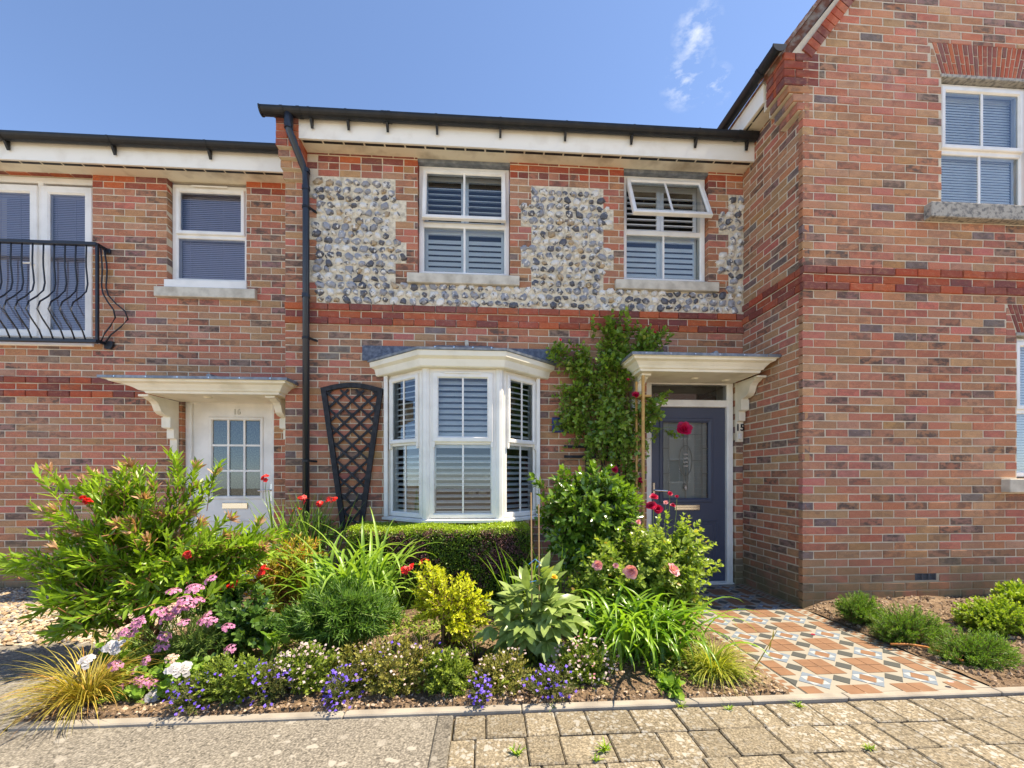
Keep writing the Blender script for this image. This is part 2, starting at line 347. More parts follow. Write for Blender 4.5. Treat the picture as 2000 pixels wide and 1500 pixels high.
def brick_colour(style, r):
    if style == 'red':
        c = r.choice([(.42, .09, .04), (.38, .075, .035), (.30, .07, .042), (.24, .063, .048), (.22, .068, .056), (.46, .11, .042)]); d = r.choice([0, 0, .15, .3])
    else:
        q = r.random(); A = lambda a, b: tuple(x + (y - x) * r.random() for x, y in zip(a, b))
        if q < .34: c = A((.54, .205, .12), (.45, .155, .095)); d = r.uniform(0, .35)
        elif q < .54: c = A((.50, .235, .12), (.44, .185, .10)); d = r.uniform(0, .5)
        elif q < .66: c = A((.42, .24, .125), (.45, .215, .115)); d = r.uniform(0, .4)
        elif q < .80: c = A((.42, .18, .105), (.35, .145, .09)); d = r.uniform(.55, 1)
        elif q < .87: c = A((.31, .175, .13), (.25, .145, .115)); d = r.uniform(.7, 1)
        elif q < .89: c = A((.19, .14, .135), (.235, .16, .14))
        else: c = A((.52, .29, .155), (.48, .24, .135)); d = .2
        if .87 <= q < .89: d = .5
    s = r.uniform(.88, 1.12); return (c[0] * s, c[1] * s * r.uniform(.95, 1.05), c[2] * s * r.uniform(.93, 1.07), d)
def lay(x0, x1, z0, z1, zoff, xorg, holes=(), style=lambda x, z: 'mix', proj=lambda x, z: 0.0, limit=None, flip=0):
    """stretcher bond over a rectangle with rectangular holes; returns pieces (x0,x1,z0,z1,style,projection,edge)"""
    out = []; i0 = math.floor((z0 - zoff) / .075)
    for i in range(i0, int((z1 - zoff) / .075) + 2):
        za, zb = zoff + i * .075 + .005, zoff + i * .075 + .070
        if zb <= z0 + .01 or za >= z1 - .01: continue
        za, zb = max(za, z0), min(zb, z1); zm = (za + zb) / 2
        xa_, xb_ = x0, x1
        if limit: xa_, xb_ = limit(zm, xa_, xb_)
        k = math.floor((xa_ - xorg) / .225) - 1
        while True:
            a = xorg + k * .225 + (.1125 if (i + flip) % 2 else 0); b = a + .215; k += 1
            if a >= xb_ - .01: break
            segs = [(max(a, xa_), min(b, xb_), za, zb, False)]
            for (hx0, hx1, hz0, hz1) in holes:
                ns = []
                for (p, q, c, d, e) in segs:
                    if q <= hx0 or p >= hx1 or d <= hz0 or c >= hz1: ns.append((p, q, c, d, e or abs(q - hx0) < .012 or abs(p - hx1) < .012)); continue
                    cz, dz = max(c, hz0), min(d, hz1)
                    if cz - c > .012: ns.append((p, q, c, cz, e))
                    if d - dz > .012: ns.append((p, q, dz, d, e))
                    if hx0 - p > .02: ns.append((p, hx0, cz, dz, True))
                    if q - hx1 > .02: ns.append((hx1, q, cz, dz, True))
                segs = ns
            for (p, q, c, d, e) in segs:
                if q - p > .02 and d - c > .012: out.append((p, q, c, d, style((p + q) / 2, zm), proj((p + q) / 2, zm), e))
    return out
def build_bricks(root, walls, most=300, avoid=None, seed=3):
    """walls: list of (pieces, matrix wall->world). The bricks that show largest become objects, the rest one joined part"""
    r = random.Random(seed); allb = []
    for pieces, M in walls:
        for pc in pieces:
            c = M @ Vector(((pc[0] + pc[1]) / 2, -pc[5], (pc[2] + pc[3]) / 2)); u, v, zz = Q(*c)
            full = abs(pc[1] - pc[0] - .215) < .002 and abs(pc[3] - pc[2] - .065) < .002 and not pc[6]
            vis = 15 < u < 1985 and 10 < v < 1040 and not (avoid and avoid(u, v))
            sc_ = (pc[1] - pc[0]) * (pc[3] - pc[2]) / zz ** 2 if (full and vis) else 0
            allb.append((sc_, pc, M))
    order = sorted(range(len(allb)), key=lambda i: -allb[i][0]); single = set(i for i in order[:most] if allb[i][0] > 0)
    rest = MB(); g = r.gauss
    for i, (s_, pc, M) in enumerate(allb):
        cl = brick_colour(pc[4], r); x0, x1, z0, z1, st, pj, edge = pc; dj = max(-.002, min(.0012, g(0, .0008)))
        if i in single:
            c = M @ Vector(((x0 + x1) / 2, -pj + dj, (z0 + z1) / 2))
            o = instance('brick', r.choice(BRICK_VARIANTS), root, c, M.to_euler()); o.rotation_euler.rotate_axis('Y', g(0, .0025)); o.color = cl
        else:
            dp = .11 if edge else .05 + pj
            b = brick_mesh('b', x1 - x0 + .002, dp, z1 - z0 + .002, .0024, i); rest.M = M @ Matrix.Translation(((x0 + x1) / 2, -pj + dj, (z0 + z1) / 2)); rest.cc = cl
            rest.add(b.v, b.f)
    rest.build('brickwork', T['brick'], root, kind='stuff')
def sheet(x0, x1, z0, z1, holes, M, y=.0045, mb=None):
    """mortar plane with rectangular holes"""
    b = mb or MB(); b.M = M
    xs = sorted(set([x0, x1] + [min(max(h[i], x0), x1) for h in holes for i in (0, 1)])); zs = sorted(set([z0, z1] + [min(max(h[i], z0), z1) for h in holes for i in (2, 3)]))
    for i in range(len(xs) - 1):
        for j in range(len(zs) - 1):
            xm, zm = (xs[i] + xs[i + 1]) / 2, (zs[j] + zs[j + 1]) / 2
            if any(h[0] < xm < h[1] and h[2] < zm < h[3] for h in holes): continue
            b.add([(xs[i], y, zs[j]), (xs[i + 1], y, zs[j]), (xs[i + 1], y, zs[j + 1]), (xs[i], y, zs[j + 1])], [(0, 1, 2, 3)])
    for h in holes:                                       # reveals of the openings
        a, b2, c, d = h; e = .003
        if a > x0: b.add([(a - e, y, c), (a - e, y + .12, c), (a - e, y + .12, d), (a - e, y, d)], [(0, 1, 2, 3)])
        if b2 < x1: b.add([(b2 + e, y, c), (b2 + e, y + .12, c), (b2 + e, y + .12, d), (b2 + e, y, d)], [(0, 1, 2, 3)])
        b.add([(a, y, c - e), (b2, y, c - e), (b2, y + .12, c - e), (a, y + .12, c - e)], [(0, 1, 2, 3)])
        b.add([(a, y, d + e), (b2, y, d + e), (b2, y + .12, d + e), (a, y + .12, d + e)], [(0, 1, 2, 3)])
    b.M = None
    return b
def wallM(x, y, rot=0): return Matrix.Translation((x, y, 0)) @ Matrix.Rotation(rot, 4, 'Z')
MM, LM, RM = wallM(0, MY), wallM(0, LY), wallM(0, RY)
RETM = wallM(XR, MY, -math.pi / 2)                     # return wall: local x runs from the inner corner towards the street

# ------------------------------------------------------------------ windows
def shutter(mb, x0, x1, z0, z1, y, pitch=.062, tilt=35, stile=.04, t=.007, deep=.055):
    """louvred panel: two stiles, rails and tilted slats"""
    for a, b in ((x0, x0 + stile), (x1 - stile, x1)): mb.box(a, b, y, y + .025, z0, z1)
    mb.box(x0 + stile, x1 - stile, y + .001, y + .024, z0, z0 + .05); mb.box(x0 + stile, x1 - stile, y + .001, y + .024, z1 - .05, z1)
    ca, sa = math.cos(math.radians(tilt)), math.sin(math.radians(tilt)); z = z0 + .05 + pitch * .6
    while z < z1 - .05 - pitch * .4:
        hy, hz = deep / 2 * ca, deep / 2 * sa; ty, tz = -t / 2 * sa, t / 2 * ca; yc = y + .012
        mb.add([(x, yc + a * hy + b * ty, z + a * hz * 1.0 + b * tz) for x in (x0 + stile, x1 - stile) for a, b in ((-1, -1), (1, -1), (1, 1), (-1, 1))],
               [(3, 2, 1, 0), (4, 5, 6, 7), (0, 1, 5, 4), (1, 2, 6, 5), (2, 3, 7, 6), (3, 0, 4, 7)])
        z += pitch
def blind(mb, x0, x1, z0, z1, y, pitch=.02):
    z = z0
    mb.box(x0, x1, y, y + .03, z1 - .03, z1)
    while z < z1 - .035:
        mb.add([(x0, y, z), (x1, y, z), (x1, y + .006, z + pitch * .9), (x0, y + .006, z + pitch * .9)], [(0, 1, 2, 3)]); z += pitch
    for x in (x0 + .12 * (x1 - x0), x0 + .62 * (x1 - x0)): mb.box(x, x + .003, y - .004, y - .002, z0, z1)
FR = lambda w_, d: [(0, d), (0, .004), (.004, 0), (w_ - .012, 0), (w_, .012), (w_, d)]
def window(root, M, w_, z0, z1, split, inner='shutter', open_=0, fw=.055, sash=True, bars=True, vent=True, depth=.07, name='window', horns=False, two=False, pitch=.062, tilt=35, label=None):
    """casement: upper opening sash over a fixed lower light. Local x 0..w, front face y=0"""
    f = MB(); f.M = M; f.ring(0, w_, z0, z1, FR(fw, depth)); f.cbox(fw - .01, w_ - fw + .01, .002, depth - .005, split - .028, split + .028, .006)
    win = f.build(name, T['white'], root, label)
    a0, a1, c0, c1 = fw - .012, w_ - fw + .012, split + .012, z1 - fw + .012
    S = M
    if open_: S = M @ Matrix.Translation((0, 0, c1)) @ Matrix.Rotation(-math.radians(open_), 4, 'X') @ Matrix.Translation((0, 0, -c1))
    yo = -.022
    b = MB(); b.M = S; b.ring(a0, a1, c0, c1, [(0, .02), (0, yo + .006), (.006, yo), (.036, yo), (.046, yo + .014), (.046, .02)])
    if horns:
        for x in (a0 - .002, a1 - .02): b.prism([(0, 0), (.022, 0), (.022, -.05), (.012, -.062), (0, -.05)], lambda p, x=x: (x + p[0], yo + .002, c0 + p[1]), lambda p, x=x: (x + p[0], .0, c0 + p[1]))
    b.build('sash', T['white'], win)
    one('pane', T['glass'], win, 'quad', a0 + .044, a1 - .044, -.004, c0 + .044, c1 - .044, M=S)
    one('pane', T['glass'], win, 'quad', fw - .002, w_ - fw + .002, .018, z0 + fw - .002, split - .026, M=M)
    if bars:
        xm = w_ / 2
        one('glazing_bar', T['white'], win, 'box', xm - .011, xm + .011, -.012, -.0045, c0 + .044, c1 - .044, M=S)
        one('glazing_bar', T['white'], win, 'box', xm - .011, xm + .011, .010, .0175, z0 + fw - .002, split - .026, M=M)
    if vent:
        v = MB(); v.M = S if not open_ else M; v.cbox(w_ * .27, w_ * .73, -.012 if not sash else -.034 if not open_ else -.012, -.001 if not sash else -.0225 if not open_ else -.001, z1 - .035, z1 - .019, .003)
        v.build('trickle_vent', T['white'], win)
    q = MB(); q.M = M
    if inner == 'shutter':
        x0_, x1_ = fw - .01, w_ - fw + .01; y = depth + .03
        if two:
            shutter(q, x0_, w_ / 2 - .002, z0 + .04, split, y, pitch, 58, deep=.064); shutter(q, w_ / 2 + .002, x1_, z0 + .04, split, y, pitch, 58, deep=.064)
            shutter(q, x0_, w_ / 2 - .002, split + .002, z1 - .04, y, pitch, 16); shutter(q, w_ / 2 + .002, x1_, split + .002, z1 - .04, y, pitch, 16)
        else:
            shutter(q, x0_, x1_, z0 + .03, split, y, pitch, tilt); shutter(q, x0_, x1_, split + .002, z1 - .03, y, pitch, tilt)
        q.build('shutter', T['slat'], win)
    elif inner:
        blind(q, fw - .005, w_ - fw + .005, z0 + .05, z1 - .045, depth + .01, .022 if inner == 'blind' else .026); q.build('blind', T['greyslat'] if inner == 'blind' else T['slat'], win)
    k = MB(); k.M = M; d = depth + .55
    k.add([(.01, depth, z0), (w_ - .01, depth, z0), (w_ - .01, depth, z1), (.01, depth, z1), (.01, d, z0), (w_ - .01, d, z0), (w_ - .01, d, z1), (.01, d, z1)],
          [(4, 5, 6, 7), (0, 1, 5, 4), (1, 2, 6, 5), (2, 3, 7, 6), (3, 0, 4, 7)])
    k.build('room_interior', T['dark'], win)
    return win
def sill(root, x0, x1, z0, z1, yfront, yback, m, name='window_sill'):
    b = MB(); b.cbox(x0, x1, yfront, yback, z0, z1, .006); return b.build(name, m, root)

# ------------------------------------------------------------------ eaves pieces
def gutter_profile(r=.058, t=.004, n=10):
    o = [(-math.cos(math.pi * k / n) * r, -math.sin(math.pi * k / n) * r) for k in range(n + 1)]
    i = [(-math.cos(math.pi * k / n) * (r - t), -math.sin(math.pi * k / n) * (r - t)) for k in range(n, -1, -1)]
    return o + i
def gutter(root, a, b, r=.058, brackets=(), unions=(), caps=(True, False), into=(0, 1, 0)):
    """half round gutter from a to b (centres of its rim); into = direction from gutter to fascia"""
    a, b = Vector(a), Vector(b); d = (b - a).normalized(); s = Vector(into)
    pt = lambda p, q, k=1.0: p + s * q[0] * k + Vector((0, 0, q[1] * k))
    def run(mb, p, q, rr, t=.004):
        pr = gutter_profile(rr, t); n = len(pr); mb.add([pt(p, x) for x in pr] + [pt(q, x) for x in pr], [(i, (i + 1) % n, (i + 1) % n + n, i + n) for i in range(n)] + [tuple(range(n)), tuple(range(n, 2 * n))])
    m = MB(); run(m, a, b, r)
    for p, on in ((a, caps[0]), (b, caps[1])):
        if on:
            n = 10; rr = r + .006; pr = [(-math.cos(math.pi * k / n) * rr, -math.sin(math.pi * k / n) * rr) for k in range(n + 1)]
            e = d * .007; m.add([pt(p - e, x) for x in pr] + [pt(p + e, x) for x in pr], [tuple(range(n + 1)), tuple(range(n + 1, 2 * n + 2))] + [(i, (i + 1) % (n + 1), (i + 1) % (n + 1) + n + 1, i + n + 1) for i in range(n + 1)])
    g = m.build('gutter', T['black'], root)
    for x in unions:
        u = MB(); p = a + d * x; run(u, p - d * .016, p + d * .016, r + .005, .003); u.build('gutter_union', T['black'], g)
    for x in brackets:
        u = MB(); p = a + d * x; run(u, p - d * .011, p + d * .011, r + .004, .002)
        tri = [(.0, -.061), (.052, -.03), (.052, -.125), (.040, -.135)]
        u.prism(tri, lambda q: pt(p - d * .011, q), lambda q: pt(p + d * .011, q)); u.build('gutter_bracket', T['black'], g)
    return g
def eaves(root, x0, x1, yw, zs, deep, fh, vents=True, M=None):
    """soffit board with vent slots and a fascia in front; wall face at yw"""
    yf = yw - deep
    b = MB(); b.M = M; b.box(x0, x1, yf, yw + .05, zs, zs + .012); s = b.build('soffit', T['soffit'], root)
    b = MB(); b.M = M; b.box(x0, x1, yf - .018, yf, zs - .012, zs + fh); b.build('fascia_board', T['fascia'], root)
    if vents:
        x = x0 + .02
        while x < x1 - .2:
            one('soffit_vent', T['black'], s, 'box', x, x + .19, yf + .022, yf + .050, zs - .0025, zs + .001, M=M); x += .208
    return s

# ================================================================== MIDDLE HOUSE (number 15)
H15 = empty('terraced_house', (0, MY, 0), 'middle brick and flint terraced house with white bay window and grey front door', 'house', 'terraced houses')
ZB = 3.06 - .225                                             # bottom of the red band
W1 = (-.73, .27, 3.40, 4.68); W2 = (1.54, 2.515, 3.40, 4.68); BAY = (-1.02, .55, .80, 2.28); DOOR = (1.80, 2.83, 0, 2.33)
zoff = ZB - .075 * 60
def flint_rects():
    out = [(-1.785, XR, 3.06, 3.285)]
    for g in range(1, 6):
        a, b = 3.06 + .225 * g, 3.285 + .225 * g; n = .235 if g % 2 else .12
        out += [(-1.87 if g % 2 else -1.785, W1[0] - n, a, b), (W1[1] + n, W2[0] - n, a, b), (W2[1] + n, XR, a, b)]
    return out
FLINT = flint_rects()
FTOP = 4.41
def style15(x, z):
    if ZB < z < 3.06: return 'red'
    if z > FTOP + .15: return 'red'
    if z > FTOP + .075: return 'red' if int(math.floor((x + 5) / .1125)) % 2 else 'mix'
    return 'mix'
proj15 = lambda x, z: (.018 if (ZB + .15 < z < 3.06 or ZB < z < ZB + .075) else 0)
holes15 = [W1, W2, BAY, DOOR]
pieces15 = lay(XL, XR, -.05, 4.70, zoff, XL, holes15 + [(a, b, c, d) for a, b, c, d in FLINT], style15, proj15)
# split the alternating header course into half bricks
pp = []
for p in pieces15:
    zm = (p[2] + p[3]) / 2
    if FTOP + .075 < zm < FTOP + .15 and p[1] - p[0] > .13:
        xm = (p[0] + p[1]) / 2; pp += [(p[0], xm - .005, p[2], p[3], 'red', 0, p[6]), (xm + .005, p[1], p[2], p[3], 'mix', 0, p[6])]
    else: pp.append(p)
sheet(XL, XR, -.2, 4.72, holes15, MM).build('wall', T['mortar'], H15)
# corbelled pier head at the left end, carrying the boxed eaves
corb = []
for i in range(7):
    pj = .20 if i >= 3 else .05 * (i + 1)
    corb += [(-2.11, -2.0, ZB + .075 * (20 + i) + .005, ZB + .075 * (20 + i) + .070, 'red' if i >= 3 else 'mix', pj, False), (-1.99, -1.885, ZB + .075 * (20 + i) + .005, ZB + .075 * (20 + i) + .070, 'red' if i >= 3 else 'mix', pj, False)]
corb_top = ZB + .075 * 27
pp = [p for p in pp if not (p[0] < -1.89 and p[2] > ZB + .075 * 20 - .001)]
hidden15 = lambda u, v: (1070 < u < 1310 and 610 < v < 1000) or v > 985 or (590 < u < 607)
build_bricks(H15, [(pp + corb, MM)], 300, hidden15, 5)
b = MB(); b.box(-2.105, -1.89, MY - .045, MY, ZB + .075 * 20, ZB + .075 * 21); b.box(-2.105, -1.89, MY - .19, MY, ZB + .075 * 23, corb_top); b.box(-2.105, -1.89, MY - .095, MY, ZB + .075 * 21, ZB + .075 * 22); b.box(-2.105, -1.89, MY - .145, MY, ZB + .075 * 22, ZB + .075 * 23)
b.build('pier_core', T['mortar'], H15)
# left return of the pier down to the neighbour's wall
b = MB(); b.box(XL + .004, XL + .05, MY + .009, LY + .2, -.1, 4.9); b.build('pier_return', T['mortar'], H15)

# flints: nodules bedded in mortar
def flint_mesh(seed):
    r = random.Random(seed); b = MB(); b.cc = (1, 1, 1, 1); n = r.choice([5, 6, 7, 8]); vs = []
    a0 = r.uniform(0, 6)
    R = [r.uniform(.66, 1.18) for _ in range(n)]
    for rad, y in ((.9, .012), (1.0, 0), (.80, -.011), (.42, -.016)):
        for k in range(n):
            t = a0 + 2 * math.pi * k / n; rr = R[k] * rad * (1 + r.uniform(-.05, .05)); vs.append((rr * math.cos(t) * .5, y + r.uniform(-.002, .002), rr * math.sin(t) * .5))
    vs.append((r.uniform(-.06, .06), -.0175, r.uniform(-.06, .06)))
    fs = [(j * n + k, j * n + (k + 1) % n, (j + 1) * n + (k + 1) % n, (j + 1) * n + k) for j in range(3) for k in range(n)] + [(3 * n + k, 3 * n + (k + 1) % n, 4 * n) for k in range(n)]
    b.add(vs, fs); return b
FLINTS = []
for k in range(14):
    o = flint_mesh(100 + k).build('flint', T['flint'], None, local=True); FLINTS.append((o.data, flint_mesh(100 + k))); bpy.data.objects.remove(o)
fl = []; r = random.Random(8)
def inflint(x, z, m): return any(a + m < x < b - m and c + m * (c < 3.07) < z < d - m * (d > 4.40) for a, b, c, d in FLINT)
z = 3.06 + .045
while z < FTOP - .02:
    x = -1.86 + r.uniform(0, .05)
    while x < XR - .02:
        s = r.uniform(.066, .122); X, Z = x + s / 2, z + r.uniform(-.010, .010)
        if inflint(X, Z, .022): fl.append([X, Z, s, r.uniform(.62, .95)]); x += s * .93 + r.uniform(.002, .012)
        else: x += .02
    z += .077
# relax so that stones do not overlap
for _ in range(5):
    for i, a in enumerate(fl):
        for b_ in fl[i + 1:i + 90]:
            dx, dz = b_[0] - a[0], b_[1] - a[1]; d = math.hypot(dx, dz); m = (a[2] + b_[2]) * .42
            if 1e-5 < d < m: k = (m - d) / d * .22; a[0] -= dx * k; a[1] -= dz * k; b_[0] += dx * k; b_[1] += dz * k
fl = [f for f in fl if inflint(f[0], f[1], .014)]
rest = MB(); r.shuffle(fl); nsing = 0
for (X, Z, s, k) in fl:
    q = r.random(); cl = (.30, .30, .32) if q < .40 else (.68, .64, .57) if q < .72 else (.105, .105, .12) if q < .92 else (.44, .32, .19)
    e = r.uniform(.85, 1.15); cl = (cl[0] * e, cl[1] * e, cl[2] * e, 1); rot = r.uniform(-.9, .9) + r.choice([0, math.pi]); d, bb = r.choice(FLINTS)
    scl = (s * 1.04, r.uniform(1.1, 2.0), min(s * k * 1.1, .088))
    hid = X > 1.15 and X < 1.8 and Z < 3.15
    if nsing < 300 and not hid:
        o = instance('flint', d, H15, (X, MY - .002, Z), (0, rot, 0), scl); o.color = cl; nsing += 1
    else:
        rest.M = Matrix.Translation((X, MY - .002, Z)) @ Matrix.Rotation(rot, 4, 'Y') @ Matrix.Diagonal((*scl, 1)); rest.cc = cl; rest.add(bb.v, bb.f)
rest.build('flintwork', T['flint'], H15, kind='stuff')
b = MB()
for a, c, d, e in FLINT: b.box(a - .002, c + .002, MY - .001, MY + .006, d, e)
b.build('flint_mortar_bed', simple('flint_lime_mortar', (.78, .68, .51), .95, .1, var=((.50, .43, .32), 25, .4, .65), bump=(110, .6)), H15)

# eaves, gutter, downpipe
ZS = 4.655
eaves(H15, -1.885, XR, MY, ZS, .18, .205)
b = MB(); b.box(-2.11, -1.885, MY - .2, MY, corb_top, 4.86); b.build('eaves_box_end', T['fascia'], H15)
gutter(H15, (-2.215, MY - .26, 4.862), (2.90, MY - .26, 4.872), brackets=[.47, .83, 1.22, 1.72, 2.37, 3.05, 3.76, 4.46, 5.03], unions=[.21, .37, 1.19, 1.25, 4.9])
roof = MB(); roof.add([(-2.2, MY - .2, 4.885), (3.1, MY - .2, 4.885), (3.1, MY + 4.2, 7.6), (-2.2, MY + 4.2, 7.6), (-2.2, MY - .2, 4.872), (3.1, MY - .2, 4.872), (3.1, MY + 4.2, 7.5), (-2.2, MY + 4.2, 7.5)], [(0, 1, 2, 3), (7, 6, 5, 4), (0, 4, 5, 1), (3, 2, 6, 7), (0, 3, 7, 4), (1, 5, 6, 2)])
roof.build('roof', T['rooftile'], H15)
b = MB(); b.box(XL + .05, XR, MY + .75, MY + 4.2, -.1, 4.82); b.build('house_body', T['mortar'], H15)
px = -1.865; py = MY - .075
dp = MB(); dp.tube([(-1.955, MY - .26, 4.83), (-1.955, MY - .26, 4.72), (-1.95, MY - .25, 4.66), (-1.885, MY - .11, 4.44), (px, py, 4.36), (px, py, 4.25), (px, py, .05)], [.043, .043, .036, .036, .036, .034, .034], 14)
pipe = dp.build('downpipe', T['pipe'], H15, smooth=True)
for zz in (4.02, 2.66, 1.38):
    k = MB(); k.tube([(px, py, zz - .012), (px, py, zz + .012)], .0395, 14); k.bar((px + .03, py - .005, zz), (px + .085, MY + .01, zz - .004), .012, .022, (0, 0, 1)); k.build('pipe_clip', T['black'], pipe)
for zz in (4.70, 4.40, 4.22, 3.1): one('pipe_collar', T['pipe'], pipe, 'tube', [((-1.955, MY - .26, zz - .02) if zz > 4.5 else (px, py, zz - .02)), ((-1.955, MY - .26, zz + .02) if zz > 4.5 else (px, py, zz + .02))], .0405, 14)

# upstairs windows
window(H15, Matrix.Translation((W1[0] + .005, MY + .07, 0)), W1[1] - W1[0] - .01, 3.42, 4.62, 3.985, open_=7, two=True, label='white casement with its top sash pushed slightly open')
window(H15, Matrix.Translation((W2[0] + .005, MY + .07, 0)), W2[1] - W2[0] - .01, 3.42, 4.62, 3.985, open_=24, two=True, label='white casement with its top sash propped wide open')
for wx in (W1, W2):
    sill(H15, wx[0] - .105, wx[1] + .10, 3.29, 3.395, MY - .05, MY + .08, T['stone'])
    one('cill_board', T['white'], H15, 'cbox', wx[0] - .01, wx[1] + .01, MY + .015, MY + .09, 3.397, 3.422, .005)
    one('lintel_strip', T['lead'], H15, 'box', wx[0], wx[1], MY + .01, MY + .12, 4.62, 4.655)

# bay window
bx = [(-1.05, MY + .01), (-.60, MY - .37), (.155, MY - .37), (.58, MY + .01)]
bayr = MB()
def offset_bay(o, back=0):
    # offset the three faces of the bay outwards by o
    pts = []; dirs = []
    for i in range(3):
        d = Vector((bx[i + 1][0] - bx[i][0], bx[i + 1][1] - bx[i][1])).normalized(); dirs.append((d, Vector((d.y, -d.x))))
    def inter(i, j):
        p = Vector(bx[i]) + dirs[i][1] * o; q = Vector(bx[j]) + dirs[j][1] * o; d, e = dirs[i][0], dirs[j][0]
        t = ((q.x - p.x) * e.y - (q.y - p.y) * e.x) / (d.x * e.y - d.y * e.x); return p + d * t
    a = Vector(bx[0]) + dirs[0][1] * o; d = dirs[0][0]; t = (MY - back - a.y) / d.y; first = a + d * t
    a = Vector(bx[3]) + dirs[2][1] * o; d = dirs[2][0]; t = (MY - back - a.y) / d.y; last = a + d * t
    return [first, inter(0, 1), inter(1, 2), last]
def bay_slab(mb, levels):
    """stack of (offset, z) rings, lofted, closed top and bottom"""
    rings = []
    for o, z in levels: rings.append([(p.x, p.y, z) for p in offset_bay(o)])
    n = 4; vs = [p for rg in rings for p in rg]; fs = [(j * n + i, j * n + (i + 1) % n, (j + 1) * n + (i + 1) % n, (j + 1) * n + i) for j in range(len(rings) - 1) for i in range(n)]
    mb.add(vs, fs + [tuple(range(n))[::-1], tuple(range((len(rings) - 1) * n, len(rings) * n))])
posts = MB(); bay_slab(posts, [(.035, .755), (.045, .76), (.045, .785), (.02, .792), (0, .795)])
for i in (1, 2):                                    # corner posts
    p = offset_bay(.012)[i]; posts.tube([(p.x + (.02 if i == 1 else -.02), p.y + .035, .79), (p.x + (.02 if i == 1 else -.02), p.y + .035, 2.30)], .046, 10)
for x in (-1.065, .565): posts.cbox(x - .012, x + .03, MY - .05, MY + .02, .79, 2.30, .004)
bay = posts.build('bay_window', T['white'], H15, 'white three-sided bay with louvred shutters')
f_ = MB(); bay_slab(f_, [(.02, 2.285), (.075, 2.285), (.085, 2.295), (.095, 2.36), (.125, 2.385), (.13, 2.435), (.02, 2.437)]); f_.build('bay_cornice', T['cream'], bay)
f_ = MB(); bay_slab(f_, [(.02, 2.438), (.142, 2.438), (.145, 2.46), (.08, 2.475), (-.15, 2.52), (-.25, 2.60)]); lr = f_.build('bay_lead_roof', T['lead'], bay)
for x in (-.48, -.3, -.12, .06): one('lead_nail', T['steel'], lr, 'tube', [(x, MY - .53, 2.455), (x, MY - .522, 2.455)], .008, 8)
one('vent_stub', T['stone'], lr, 'tube', [(-.20, MY - .04, 2.5), (-.20, MY - .04, 2.68)], .022, 10)
b = MB(); b.box(-1.31, .79, MY - .012, MY - .004, 2.455, 2.615); b.build('lead_flashing', T['flash'], bay)
def facet(i, name):
    a, c = Vector((*bx[i], 0)), Vector((*bx[i + 1], 0)); d = (c - a); L = d.length
    return Matrix.Translation(a) @ Matrix.Rotation(math.atan2(d.y, d.x), 4, 'Z'), L
# each facet is one more light of the bay: frame, sash, panes, shutter as sub-parts of the bay
def bay_light(i):
    M, L = facet(i, ''); e0, e1 = (.02, L - .045) if i == 0 else (.045, L - .045) if i == 1 else (.045, L - .02)
    fw = .05; z0, z1, sp = .80, 2.285, 1.565
    f = MB(); f.M = M; f.ring(e0, e1, z0, z1, FR(fw, .07)); f.cbox(e0 + fw - .01, e1 - fw + .01, .002, .06, sp - .03, sp + .03, .006); f.build('light_frame', T['white'], bay)
    a0, a1, c0, c1 = e0 + fw - .014, e1 - fw + .014, sp - .005, z1 - fw + .014; yo = -.024; sw = .055 if i == 1 else .045
    b = MB(); b.M = M; b.ring(a0, a1, c0, c1, [(0, .02), (0, yo + .006), (.006, yo), (sw - .012, yo), (sw, yo + .014), (sw, .02)])
    for x in (a0 - .001, a1 - .021): b.prism([(0, 0), (.022, 0), (.022, -.045), (.012, -.06), (0, -.045)], lambda p, x=x: (x + p[0], yo + .002, c0 + p[1]), lambda p, x=x: (x + p[0], 0, c0 + p[1]))
    b.build('sash', T['white'], bay)
    one('pane', T['glass'], bay, 'quad', a0 + sw - .002, a1 - sw + .002, -.004, c0 + sw - .002, c1 - sw + .002, M=M)
    one('pane', T['glass'], bay, 'quad', e0 + fw - .002, e1 - fw + .002, .018, z0 + fw - .002, sp - .029, M=M)
    xm = (e0 + e1) / 2
    one('glazing_bar', T['white'], bay, 'box', xm - .009, xm + .009, -.012, -.0045, c0 + sw, c1 - sw, M=M); one('glazing_bar', T['white'], bay, 'box', xm - .009, xm + .009, .010, .0175, z0 + fw, sp - .03, M=M)
    if i == 1: one('trickle_vent', T['white'], bay, 'cbox', xm - .18, xm + .18, -.036, -.0245, z1 - .05, z1 - .034, .003, M=M)
    q = MB(); q.M = M
    shutter(q, e0 + .025, e1 - .025, z0 + .02, sp - .01, .06, .058, 21, .035 if i == 1 else .03, .007, .058); shutter(q, e0 + .025, e1 - .025, sp - .008, z1 - .02, .06, .058, 42 if i == 1 else 24, .035 if i == 1 else .03, .007, .058)
    q.build('shutter', T['slat'], bay)
for i in range(3): bay_light(i)
b = MB(); zz0, zz1 = .80, 2.30
b.add([(-1.0, MY + .02, zz0), (.55, MY + .02, zz0), (.55, MY + .02, zz1), (-1.0, MY + .02, zz1), (-1.0, MY + .74, zz0), (.55, MY + .74, zz0), (.55, MY + .74, zz1), (-1.0, MY + .74, zz1)], [(4, 5, 6, 7), (0, 1, 5, 4), (1, 2, 6, 5), (2, 3, 7, 6), (3, 0, 4, 7)])
b.build('room_interior', T['dark'], bay)
for i, (x, y, zq, rr) in enumerate([(-.03, MY + .18, 1.03, .05), (-.15, MY + .2, 1.02, .045), (.0, MY + .22, 1.20, .03)]):
    bm = MB(); n = 8
    bm.tube([(x, y, zq - rr), (x, y, zq - rr * .7), (x, y, zq), (x, y, zq + rr * .7), (x, y, zq + rr)], [rr * .2, rr * .72, rr, rr * .72, rr * .2], n); bm.build('windowsill_ornament', T['stone'], bay, smooth=True)
